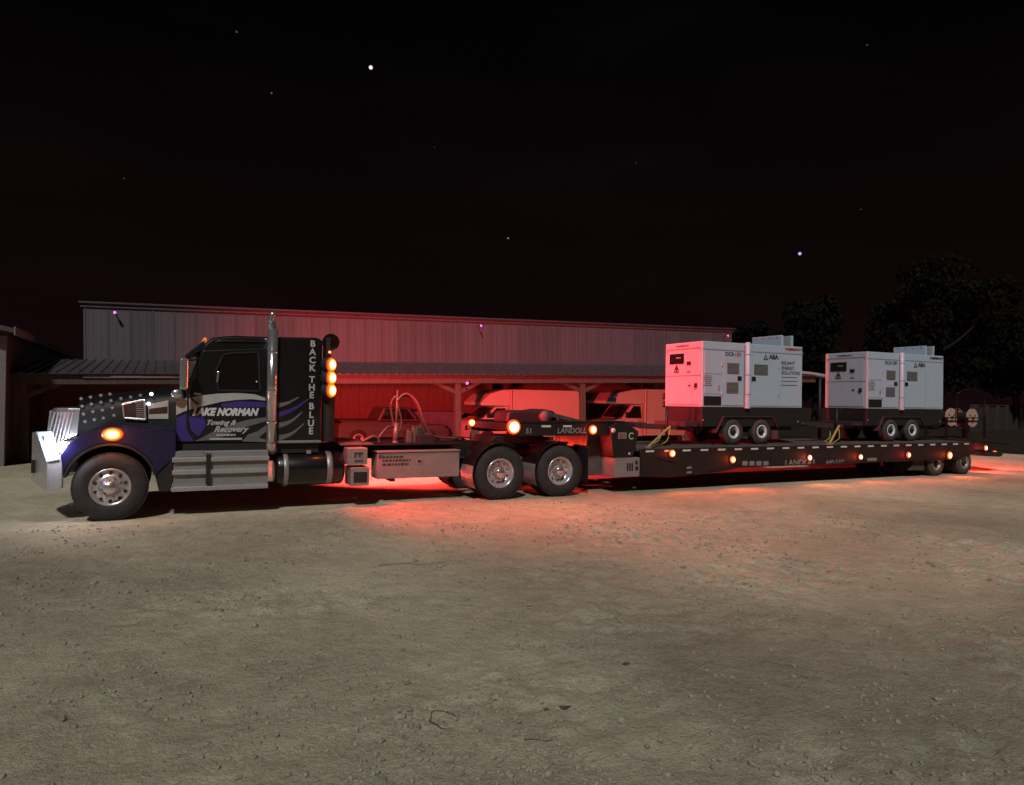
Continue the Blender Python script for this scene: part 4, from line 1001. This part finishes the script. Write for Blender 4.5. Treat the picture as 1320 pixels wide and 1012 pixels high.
for u in (808, 811, 814): sq('vent_slot', u, 597, u + 1.8, 607, 'darkhole', .0, cb_)
sq('switch', 819, 594, 822, 599, 'darkhole', .0, cb_); sq('switch', 819, 601, 822.5, 606.5, 'darkhole', .0, cb_)
for y in (.52, 1.72):
    mb = MB(); mb.prism([(2.18, .34), (2.3, 1.22), (2.9, 1.22), (3.3, .9), (3.3, .34)], y, y + .2); mb.build('neck_riser', 'redsteel', R, .012)
mb = MB(); mb.box((2.30, .721, .36), (2.42, 1.719, 1.2)); mb.build('neck_plate', 'redsteel', R)
# deck
DX0, DX1, DZ = 3.28, 15.05, .93
mb = MB(); mb.prism([(3.32, DZ - .005), (DX1, DZ - .005), (DX1, .64), (14.6, .50), (12.3, .45), (6.1, .45), (5.5, .36), (4.9, .33), (3.32, .33)], .0, .08); sr = mb.build('side_rail', 'frame', R, .008)
mb = MB(); mb.prism([(3.32, DZ - .005), (DX1, DZ - .005), (DX1, .64), (14.6, .50), (12.3, .45), (6.1, .45), (5.5, .36), (4.9, .33), (3.32, .33)], 2.48, 2.56); mb.build('side_rail', 'frame', R, .008)
mb = MB(); mb.box((6.1, -.03, .452), (14.3, -.001, .475)); mb.build('lower_flange', 'frame', sr)
mb = MB(); mb.prism([(5.1, .36), (6.1, .475), (6.1, .455), (5.15, .34)], -.03, -.001); mb.build('lower_flange', 'frame', sr)
a, b = yb(849, 590, 0), yb(872, 595.5, 0); mb = MB(); mb.bar((a[0], -.015, a[1]), (b[0], -.015, b[1]), .03, .03); mb.build('lower_flange', 'frame', sr)
npl = 16; pw = (2.50 - .06) / npl
mb = MB(); mb.box((DX0, 0, DZ - .05), (DX1, pw - .008, DZ)); pl = mb.mesh('deck_plank'); pl.materials.append(M['deck'])
for k in range(npl):
    o = link('deck_plank', pl, R); o.location = (0, .081 + k * (2.398 / npl) , -.001 * (k % 3))
for k in range(14):
    mb = MB(); x = 3.6 + k * .85; mb.box((x, .081, .70), (x + .09, 2.479, .879)); mb.build('deck_joist', 'frame', R)
for y in (.85, 1.6):
    mb = MB(); mb.prism([(3.2, .40), (3.2, .69), (15.0, .69), (15.0, .60), (12.4, .48), (5.2, .38)], y, y + .12); mb.build('main_beam', 'frame', R, .006)
# reflective tape along the edge
tp = [(818, 578.4), (842, 579.6), (858, 580.3), (880, 580), (901, 579.8), (922, 579.6), (943.5, 579.4), (963, 579.2), (982, 579), (1002, 578.9), (1020, 578.8), (1038, 578.6), (1056, 578.5), (1073.5, 578.4),
      (1090.5, 578.3), (1106.5, 578.2), (1122.5, 578.1), (1138.5, 577.9), (1154, 577.7), (1169, 577.5), (1184, 577.3), (1198, 577.2), (1212, 577.1), (1225, 577), (1239.5, 576.9), (1253, 576.8)]
for k in range(23):
    x = 3.45 + k * .505; mb = MB(); mb.box((x, -.006, .860), (x + .22, -.0008, .90)); mb.build('reflector', 'reflector', sr)
for u in (957, 966, 975, 984): sq('white_block', u, 594.5, u + 6.5, 600, 'dimletter', .0, sr)
text_to('rail_lettering', 'LANDOLL', .19, atY(1032, 596.5, -.004), 'dimletter', sr, bold=.004, shear=.1, xs=1.25)
text_to('rail_lettering', '440-53T', .15, atY(1076, 596, -.004), 'dimletter', sr, bold=.003, shear=.1, xs=1.3)
sq('pale_sticker', 1118, 590.5, 1130, 594, 'dimletter', .0, sr)
sq('small_plate', 885, 601.8, 891.5, 604, 'dimletter', .0, sr); sq('small_plate', 885, 607.8, 891.5, 610, 'dimletter', .0, sr)
for k in range(3): sq('slot', 1137, 583 + 2.5 * k, 1152, 584 + 2.5 * k, 'matblack', .0, sr)
marker(866, 584.5, -.016, .072, 'amberlens', 30, AMB)
marker(944, 592.5, -.016, .072, 'amberlens', 30, AMB)
marker(1043, 590, -.016, .062, 'whiteamber', 16, PAL)
marker(1108.5, 589, -.016, .062, 'whiteamber', 16, AMB)
marker(1170.5, 586.5, -.016, .075, 'redlens', 16, RED)
marker(1223.5, 587, -.016, .095, 'amberlens', 34, AMB)
# tail
mb = MB(); mb.prism([(DX1 + .002, DZ - .01), (15.5, .90), (17.2, .80), (17.2, .785), (15.6, .70), (DX1 + .002, .68)], .05, 2.50); tl = mb.build('beaver_tail', 'frame', R, .006)
for k in range(9):
    mb = MB(); y = .2 + k * .26; mb.bar((15.5, y, .915), (17.1, y, .82), .04, .03); mb.build('ramp_cleat', 'frame', tl)
mb = MB(); mb.prism([(14.9, .60), (15.2, .66), (16.5, .60), (16.65, .53), (16.5, .46), (15.6, .50)], .1, 2.46); mb.build('rear_bumper', 'matblack', R, .02)
marker(1270, 577.5, -.0, .07, 'redlens', 10, RED)
for y in (.35, 2.2):
    mb = MB(); mb.lathe([(.0005, .05), (.06, .042), (.08, .02), (.085, -.01)], (16.64, y, .53), 'x', 18); mb.build('tail_lamp', 'redlens', R)
    lamp('tail_light', (16.78, y, .60), (1, .05, .03), 1500, R, .05, 76, (1, .40, -.16), 1.0)
    lamp('tail_glow', (15.85, y, .40), (1, .05, .03), 120, R, .05, 176, (.8, .25, -.25), .3)
for x in (13.45, 14.70):
    for (y, s) in ((.06, -1), (.34, -1), (2.50, 1), (2.22, 1)): wheel(R, (x, y, .34), .34, .25, .19, s, 'alup', 'dusty', 'dish', 28)
    mb = MB(); mb.cyl((x, .2, .34), .06, 2.16, 'y', 10); mb.build('axle', 'frame', R)
    mb = MB(); mb.box((x - .08, .85, .34), (x + .08, .97, .62)); mb.box((x - .08, 1.6, .34), (x + .08, 1.72, .62)); mb.build('axle_hanger', 'frame', R)
mb = MB(); mb.prism([(12.35, .18), (12.55, .50), (12.95, .50), (12.98, .16)], .1, .6); mb.build('mud_guard', 'dusty', R, .02)

# ================================================================== GENERATORS
GX, GYY = 5.562, .66
GL, GW, GH = 3.31, 1.395, 1.58
GB = .912                                               # height of white body above the deck
def gen():
    t = thing('towable_generator', 'white towable generator with black printed text on its rear panel, ahead on the trailer', 'generator', (GX, GYY, DZ), group='generators on the trailer')
    def ly(u, v): p = atY(u, v, GYY); return (p.x - GX, p.z - DZ)
    def lx(u, v): p = atX(u, v, GX); return (p.y - GYY, p.z - DZ)
    mb = MB(); mb.box((0, 0, GB), (GL, GW, GB + GH)); body = mb.build('enclosure', 'white', t, .025, 3)
    mb = MB(); mb.box((-.006, -.010, GB + GH - .20), (GL + .006, -.001, GB + GH - .19)); mb.build('roof_seam', 'greyvent', body)
    def rect(name, a, b, mt, par, off=0., t_=.006):
        mb = MB(); mb.box((a[0], -off - t_, a[1]), (b[0], -off - .0008, b[1])); return mb.build(name, mt, par, .003 if t_ > .01 else 0)
    ztop = GB + GH - .21; zb = GB + .05
    sx = [ly(931, 480)[0], ly(958, 480)[0], ly(967, 480)[0], ly(1003.5, 480)[0]]
    d1 = rect('door', (sx[0] + .02, zb), (sx[1] - .03, ztop - .02), 'white', body, 0, .016)
    d2 = rect('door', (sx[2] + .05, zb), (sx[3] - .02, ztop - .02), 'white', body, 0, .016)
    d3 = rect('access_panel', (sx[3] + .015, zb), (GL - .05, ztop - .02), 'white', body, 0, .012)
    d4 = rect('access_panel', (.06, ly(910, 482)[1] + .012), (sx[0] - .02, ztop - .02), 'white', body, 0, .012)
    d5 = rect('access_panel', (.06, ly(910, 508.5)[1] + .02), (sx[0] - .02, ly(910, 482)[1] - .012), 'white', body, 0, .012)
    def louvre(u0, v0_, u1, v1_, par):
        a, b = ly(u0, v0_), ly(u1, v1_)
        rect('vent', a, b, 'darkhole', par, .0165, .002)
        n = 9
        for k in range(n):
            z = b[1] + (a[1] - b[1]) * (k + .5) / n
            mb = MB(); mb.bar(((a[0] + .01), -.028, z), (b[0] - .01, -.028, z), .02, (a[1] - b[1]) / n * .55); mb.build('louvre', 'greyvent', par)
    louvre(937, 467.7, 952, 481.8, d1); louvre(936, 492.6, 951, 506.8, d1); louvre(971.8, 469.6, 989, 483.5, d2)
    for (u, v, par) in ((952.5, 488, d1), (970.8, 488.5, d2)):
        a = ly(u, v); mb = MB(); mb.box((a[0] - .065, -.032, a[1] - .055), (a[0] + .065, -.0165, a[1] + .055)); mb.build('latch', 'darkhole', par, .008)
    for z in (GB + .35, GB + 1.05):
        mb = MB(); mb.box((sx[0] - .03, -.03, z - .05), (sx[0] + .01, -.001, z + .05)); mb.build('hinge', 'white', d1, .004)
        mb = MB(); mb.box((sx[3] - .02, -.03, z - .05), (sx[3] + .02, -.001, z + .05)); mb.build('hinge', 'white', d2, .004)
    # tall rounded lifting post between the doors
    cx_ = (sx[1] + sx[2]) / 2 + .02
    mb = MB(); mb.lathe([(.075, GB - .02), (.075, GB + GH + .01), (.055, GB + GH + .025), (.0005, GB + GH + .03)], (cx_, -.01, 0), 'z', 20); post = mb.build('lifting_post', 'white', body)
    for z in (GB + .32, GB + .80, GB + 1.30):
        mb = MB(); mb.lathe([(.076, -.012), (.080, 0), (.076, .012)], (cx_, -.01, z), 'z', 20); mb.build('joint', 'greyvent', post)
    mb = MB(); mb.box((cx_ - .11, -.014, GB + .01), (cx_ - .085, -.001, GB + GH - .05)); mb.build('post_edge_strip', 'greyvent', body)  # thin grey strip beside the post
    # outlet recess
    a, b = ly(907, 510.5), ly(929, 522.5)
    rect('outlet_box', (a[0], a[1]), (b[0], b[1]), 'darkhole', body, 0, .018)
    # printed matter on the side
    a = ly(912, 490); 
    mb = MB()
    for k in range(6):
        w = .10 + .05 * random.random(); mb.box((a[0] - w * .9, -.0155, a[1] + .10 - k * .045 - .014), (a[0] + w * .9, -.0125, a[1] + .10 - k * .045 + .014))
    mb.build('printed_notice', 'greyvent', d5)
    a = ly(926, 500); mb = MB(); mb.box((a[0] - .02, -.03, a[1] - .06), (a[0] + .02, -.0125, a[1] + .06)); mb.build('latch', 'greyvent', d5, .006)
    p = ly(944.5, 457); text_to('lettering', 'DCA', .135, Vector((p[0] - .11, -.0175, p[1])), 'darkletter', d1, bold=.004); text_to('lettering', '150', .135, Vector((p[0] + .15, -.0175, p[1])), 'redletter', d1, bold=.004)
    p = ly(994, 460.5); text_to('lettering', 'ABA', .16, Vector((p[0] + .07, -.0175, p[1])), 'darkletter', d2, bold=.008)
    mb = MB(); q = ly(986.5, 460.3); tri = [(q[0] - .08, q[1] - .075), (q[0] + .08, q[1] - .075), (q[0], q[1] + .085)]; tin = [(q[0] - .035, q[1] - .045), (q[0] + .035, q[1] - .045), (q[0], q[1] + .03)]
    vv = [(x, -.0165, z) for x, z in tri] + [(x, -.0165, z) for x, z in tin] + [(x, -.0185, z) for x, z in tri] + [(x, -.0185, z) for x, z in tin]
    mb.add(vv, [(6, 7, 10, 9), (7, 8, 11, 10), (8, 6, 9, 11), (0, 1, 7, 6), (1, 2, 8, 7), (2, 0, 6, 8)]); mb.build('triangle_logo', 'darkletter', d2)
    p = ly(1023, 451); text_to('lettering', 'WHISPERWATT', .085, Vector((p[0], -.003, p[1])), 'redletter', body, bold=.005)
    # end face with the control window
    def er(name, u0, v0_, u1, v1_, mt, t_=.008, par=body, off=0.):
        a, b = lx(u0, v0_), lx(u1, v1_); mb = MB(); mb.box((-off - t_, a[0], a[1]), (-off - .0008, b[0], b[1])); return mb.build(name, mt, par, .004 if t_ > .01 else 0)
    e1 = er('end_panel', 861.5, 453, 901.5, 483.5, 'white', .012)
    e2 = er('end_door', 861, 486, 901, 521.5, 'white', .014)
    er('end_seam', 859.5, 484.4, 903, 485.2, 'greyvent', .003)
    er('end_seam', 859.5, 451.2, 903, 452, 'greyvent', .003)
    cw = er('control_window', 864.2, 457, 882.2, 469, 'glass', .012, e1, .012)
    er('gauge', 872.5, 460.8, 878.5, 462.2, 'dimletter', .003, e1, .0245)
    er('socket', 886.4, 466.3, 891.3, 470.5, 'darkhole', .02, e1, .012)
    er('printed_label', 886, 477.5, 890.5, 481, 'greyvent', .002, e1, .012)
    er('end_latch', 896.5, 494, 899.3, 500, 'darkhole', .03, e2, .014); er('lock', 888.5, 496, 891, 497.8, 'darkhole', .02, e2, .014)
    a = lx(872.7, 474.6); mb = MB(); tr = [(a[0] - .09, a[1] - .05), (a[0] + .09, a[1] - .05), (a[0], a[1] + .09)]
    mb.add([(-.015, y, z) for y, z in tr] + [(-.0125, y, z) for y, z in tr], [(0, 1, 2), (0, 3, 4, 1), (1, 4, 5, 2), (2, 5, 3, 0)]); mb.build('triangle_logo', 'darkletter', e1)
    a = lx(872.5, 479.5); text_to('lettering', 'ABA', .11, Vector((-.014, a[0], a[1])), 'darkletter', e1, face='-x', bold=.004)
    a = lx(880, 446.5); text_to('lettering', 'WHISPERWATT', .07, Vector((-.003, a[0], a[1])), 'darkletter', body, face='-x', bold=.001)
    # roof outlet hood
    hx = 2.79
    mb = MB(); mb.box((hx, .22, GB + GH - .01), (hx + .05, 1.24, GB + GH + .30)); hd = mb.build('exhaust_hood', 'white', t, .012)
    mb = MB(); mb.box((hx + .051, .24, GB + GH - .01), (hx + .10, .30, GB + GH + .29)); mb.box((hx + .36, .22, GB + GH - .01), (hx + .42, 1.24, GB + GH + .30)); mb.box((hx + .051, 1.16, GB + GH - .01), (hx + .355, 1.22, GB + GH + .28)); mb.build('hood_plate', 'white', hd, .006)
    mb = MB(); mb.box((hx + .101, .26, GB + GH - .01), (hx + .355, .28, GB + GH + .22)); mb.build('hood_grille', 'greyvent', hd)
    for k in range(4):
        mb = MB(); mb.box((hx - .012, .34 + k * .24, GB + GH + .24), (hx - .0005, .37 + k * .24, GB + GH + .27)); mb.build('rivet', 'greyvent', hd)
    # skirt, chassis, running gear
    mb = MB(); mb.box((.02, .02, .44), (GL - .02, GW - .02, GB - .002)); sk = mb.build('base_tank', 'matblack', t, .015)
    mb = MB(); mb.lathe([(.0005, -.012), (.02, -.01), (.024, .0)], (.06, .019, .60), 'y', 10); mb.lathe([(.0005, -.012), (.02, -.01), (.024, .0)], (GL - .12, .019, .56), 'y', 10); mb.build('bolt', 'alup', sk)
    mb = MB(); mb.box((-.02, .30, .33), (GL - .05, .42, .438)); mb.box((-.02, .97, .33), (GL - .05, 1.09, .438)); mb.build('chassis_rail', 'frame', t, .006)
    for x in (1.0, 1.92):
        wheel(t, (x, -.01, .315), .315, .22, .165, -1, 'wheelwhite', 'dusty', 'dish', 30)
        wheel(t, (x, GW + .01, .315), .315, .22, .165, 1, 'wheelwhite', 'dusty', 'dish', 24)
        mb = MB(); mb.cyl((x, .1, .315), .04, GW - .2, 'y', 10); mb.build('axle', 'frame', t)
    for y0, y1 in ((-.03, .24), (GW - .24, GW + .03)):
        mb = MB(); mb.prism([(.42, .30), (.66, .70), (2.28, .70), (2.46, .42), (2.44, .40), (2.26, .675), (.68, .675), (.45, .30)], y0, y1); mb.build('wheel_fender', 'fendred', t, .006)
    for s in (.30, 1.03):
        mb = MB(); mb.bar((.3, s + (.03), .40), (-1.25, GW / 2 + (.05 if s > .5 else -.05), .44), .09, .12); mb.build('drawbar', 'fendred', t, .006)
    mb = MB(); mb.bar((-1.15, GW / 2, .46), (-1.58, GW / 2, .48), .13, .13); mb.lathe([(.03, -.03), (.09, -.03), (.09, .03), (.03, .03), (.03, -.03)], (-1.66, GW / 2, .48), 'z', 16); mb.build('coupler', 'fendred', t, .006)
    mb = MB(); mb.box((-.42, .12, .44), (.0, GW - .12, .55)); mb.build('front_tray', 'fendred', t, .01)
    mb = MB(); mb.tube([(-.75, .36, .92), (-.75, .36, .06)], .035, 10); mb.cyl((-.75, .36, 0.0), .10, .06, 'z', 16); mb.tube([(-.75, .36, .86), (-.75, .20, .86)], .014, 6); mb.build('jack_stand', 'frame', t)
    for k in range(2):
        mb = MB(); mb.tube(smooth_line([(-.6, .42 + .3 * k, .40), (-.9, .15 + .3 * k, .12), (-1.3, -.02 + .3 * k, .02), (-1.5, -.15 + .2 * k, .012)], 5), .014, 6); mb.build('safety_chain', 'strap', t)
    return t, d3, body
g1, g1panel, g1body = gen()
g2 = copy_tree(g1)
g2.location = (11.42, .72, DZ)
for o in g2.children_recursive:
    if o.type == 'MESH' and o.name.startswith('lettering') and o.data.materials[0] is M['redletter']:
        o.material_slots[0].link = 'OBJECT'; o.material_slots[0].material = M['darkletter']
g2['label'] = 'white towable generator with a blank rear panel, behind on the trailer deck near its tail'
def ly(u, v): p = atY(u, v, GYY); return (p.x - GX, p.z - DZ)
p = ly(1007.5, 468)
text_to('panel_lettering', 'RELIANT', .12, Vector((p[0] - .02, -.0145, p[1])), 'darkletter', g1panel, align='LEFT', bold=.002)
text_to('panel_lettering', 'ENERGY', .12, Vector((p[0] - .02, -.0145, p[1] - .13)), 'darkletter', g1panel, align='LEFT', bold=.002)
text_to('panel_lettering', 'SOLUTIONS', .12, Vector((p[0] - .02, -.0145, p[1] - .25)), 'darkletter', g1panel, align='LEFT', bold=.002)
for k in range(3):
    mb = MB(); z = p[1] - .36 - k * .10; mb.box((p[0] - .02, -.0155, z - .008), (p[0] + .54, -.0125, z + .008)); mb.build('printed_line', 'darkletter', g1panel)
# tie-down straps on the deck
for (x0, x1, y, lab) in ((3.55, 4.7, .55, 'yellow tie-down strap holding the drawbar of the front generator'), (9.15, 10.3, .50, 'yellow tie-down strap holding the drawbar of the rear generator')):
    s = thing('tie_down_strap', lab, 'strap', (x0, y, DZ))
    mb = MB(); mb.bar((0, -.45, .012), (x1 - x0, .2, .46), .05, .008); mb.build('webbing', 'strap', s)
    mb = MB(); mb.box((-.06, -.50, .0), (.08, -.40, .05)); mb.build('ratchet', 'alup', s, .006)

# ================================================================== FAR BACKGROUND
rb = atZ(1228, 565, 0)
def reel(px, r, label):
    c = atY(px[0], px[1], rb.y + .2)
    t = thing('cable_reel', label, 'cable reel', (c.x, c.y, c.z))
    for y in (-.45, .40):
        mb = MB(); mb.cyl((0, y, 0), r, .06, 'y', 32); f = mb.build('flange', 'reel', t, .01)
        for k in range(3):
            a = 2 * PI * k / 3 + .5; mb = MB(); mb.cyl((r * .5 * math.cos(a), y - .012 if y < 0 else y + .06, r * .5 * math.sin(a)), r * .10, .012, 'y', 14); mb.build('flange_hole', 'bark', f)
    mb = MB(); mb.cyl((0, -.39, 0), r * .6, .79, 'y', 24, False); mb.build('drum', 'bark', t)
    mb = MB(); mb.cyl((0, -.55, 0), r * .12, 1.1, 'y', 12); mb.build('spindle', 'frame', t)
    return c
c1 = reel((1244, 538.5), .56, 'pale round cable reel standing clear beyond the trailer tail')
c2 = reel((1217, 537.5), .54, 'pale cable reel half hidden by the rear generator')
rs = thing('reel_stand', 'dark steel stand holding the cable reels beyond the trailer', 'reel stand', (c1.x - 1.4, c1.y, 0))
for dx in (-1.4, .55, 2.3):
    for y in (-.62, .62):
        mb = MB(); mb.bar((dx, y, 0), (dx, y, c1.z + .05), .12, .12); mb.build('upright', 'frame', rs)
mb = MB(); mb.bar((-1.5, -.62, c1.z), (2.4, -.62, c1.z), .06, .06); mb.bar((-1.5, .62, c1.z), (2.4, .62, c1.z), .06, .06); mb.build('side_bar', 'frame', rs)
a = atY(1221, 507, c1.y); b = atY(1254, 512, c1.y)
mb = MB(); mb.tube(smooth_line([(a.x - c1.x + 1.4, -.62, a.z), (.8, -.62, a.z + .25), (b.x - c1.x + 1.4, -.62, b.z), (2.3, -.62, c1.z)], 6), .05, 8); mb.bar((a.x - c1.x + 1.4, -.62, c1.z), (a.x - c1.x + 1.4, -.62, a.z), .07, .07); mb.build('hoop', 'frame', rs)
# boundary wall at the right
f0 = atZ(1256, 556, 0); f1 = atZ(1330, 551, 0)
d = (f1 - f0); d.z = 0; L = d.length * 1.8
fw = thing('boundary_wall', 'low dark boundary wall with piers beyond the yard', 'wall', (f0.x, f0.y, 0), math.atan2(d.y, d.x))
hgt = 2.0 * (f0 - CAM).dot(FWD) / 55
mb = MB(); mb.box((0, 0, 0), (L, .2, hgt)); mb.build('wall_face', 'fence', fw)
for k in range(12):
    mb = MB(); x = k * L / 11; mb.box((x - .22, -.22, -.05), (x + .22, .28, hgt + .06)); mb.build('pier', 'fence', fw, .02)
mb = MB(); mb.box((-.1, -.06, hgt + .002), (L + .1, .26, hgt + .09)); mb.build('coping', 'fence', fw)
# pipe with a pale end behind the first generator
pe = atY(1042, 484, 15.0)
pp = thing('standpipe', 'pale horizontal pipe end on a post seen between the generators', 'pipe', (pe.x + .9, 15.0, 0))
mb = MB(); mb.tube([(0, 0, 0), (0, 0, pe.z - .05)], .09, 12); mb.build('post', 'frame', pp)
mb = MB(); mb.tube(smooth_line([(-1.6, 0, pe.z + .08), (-.6, 0, pe.z + .05), (.35, 0, pe.z - .02), (.75, 0, pe.z - .10)], 5), .16, 14, .10); mb.build('arm', 'rock', pp)

def tree(u, vt, dist, width, label, seed, nleaf=7000):
    rnd = random.Random(seed)
    d = pxray(u, 515); base = CAM + d * dist; base.z = 0
    topz = (CAM + pxray(u, vt) * dist).z
    t = thing('tree', label, 'tree', base, group=None)
    H = topz; cw = width / FPX * dist / 2; cz = H * .60; ch = H * .42
    mb = MB(); tr = [Vector((0, 0, -.1)), Vector((.1, .05, H * .2)), Vector((-.05, .1, H * .45)), Vector((.1, 0, H * .75))]
    mb.tube(smooth_line(tr, 4), H * .028, 10, H * .008); tk_ = mb.build('trunk', 'bark', t)
    clumps = []
    for k in range(26):
        a = rnd.uniform(0, 2 * PI); e = rnd.uniform(-.8, 1.0); rr = rnd.uniform(.35, .95)
        p = Vector((cw * rr * math.cos(a) * math.sqrt(max(.05, 1 - e * e * .8)), cw * rr * math.sin(a) * math.sqrt(max(.05, 1 - e * e * .8)), cz + ch * e * rnd.uniform(.75, 1.0) - .02 * H))
        clumps.append((p, rnd.uniform(.16, .34) * cw))
        if k < 9:
            mb = MB(); s = Vector((0, 0, H * rnd.uniform(.25, .55))); mid = s.lerp(p, .5) + Vector((0, 0, -.05 * H)); mb.tube(smooth_line([s, mid, p], 4), H * .010, 6, H * .002); mb.build('limb', 'bark', tk_)
    vs, fs = [], []
    for i in range(nleaf):
        p, r = rnd.choice(clumps)
        v = Vector((rnd.gauss(0, 1), rnd.gauss(0, 1), rnd.gauss(0, .8))).normalized() * r * (rnd.random() ** .4) * 1.25 + p
        s = rnd.uniform(.16, .36); n = Vector((rnd.gauss(0, 1), rnd.gauss(0, 1), rnd.gauss(0, 1))).normalized(); a = n.orthogonal().normalized(); b = n.cross(a)
        o = len(vs); vs += [v - a * s, v - b * s * .5, v + a * s, v + b * s * .5]; fs.append((o, o + 1, o + 2, o + 3))
    me = bpy.data.meshes.new('crown'); me.from_pydata([tuple(q) for q in vs], [], fs); me.materials.append(M['leaf']); o = link('crown', me, t); o['kind'] = 'stuff'
tree(1050, 388, 62, 110, 'rounded black tree standing behind the gap between the two generators', 11)
tree(968, 412, 70, 62, 'small dark tree beside the end of the warehouse', 12, 4500)
tree(1205, 352, 58, 170, 'tall broad black tree standing behind the rear generator', 13, 11000)
tree(1310, 372, 64, 150, 'wide black tree above the boundary wall piers', 14, 9000)
tree(1120, 452, 75, 80, 'low dark tree between the two larger trees behind the generators', 15, 4500)
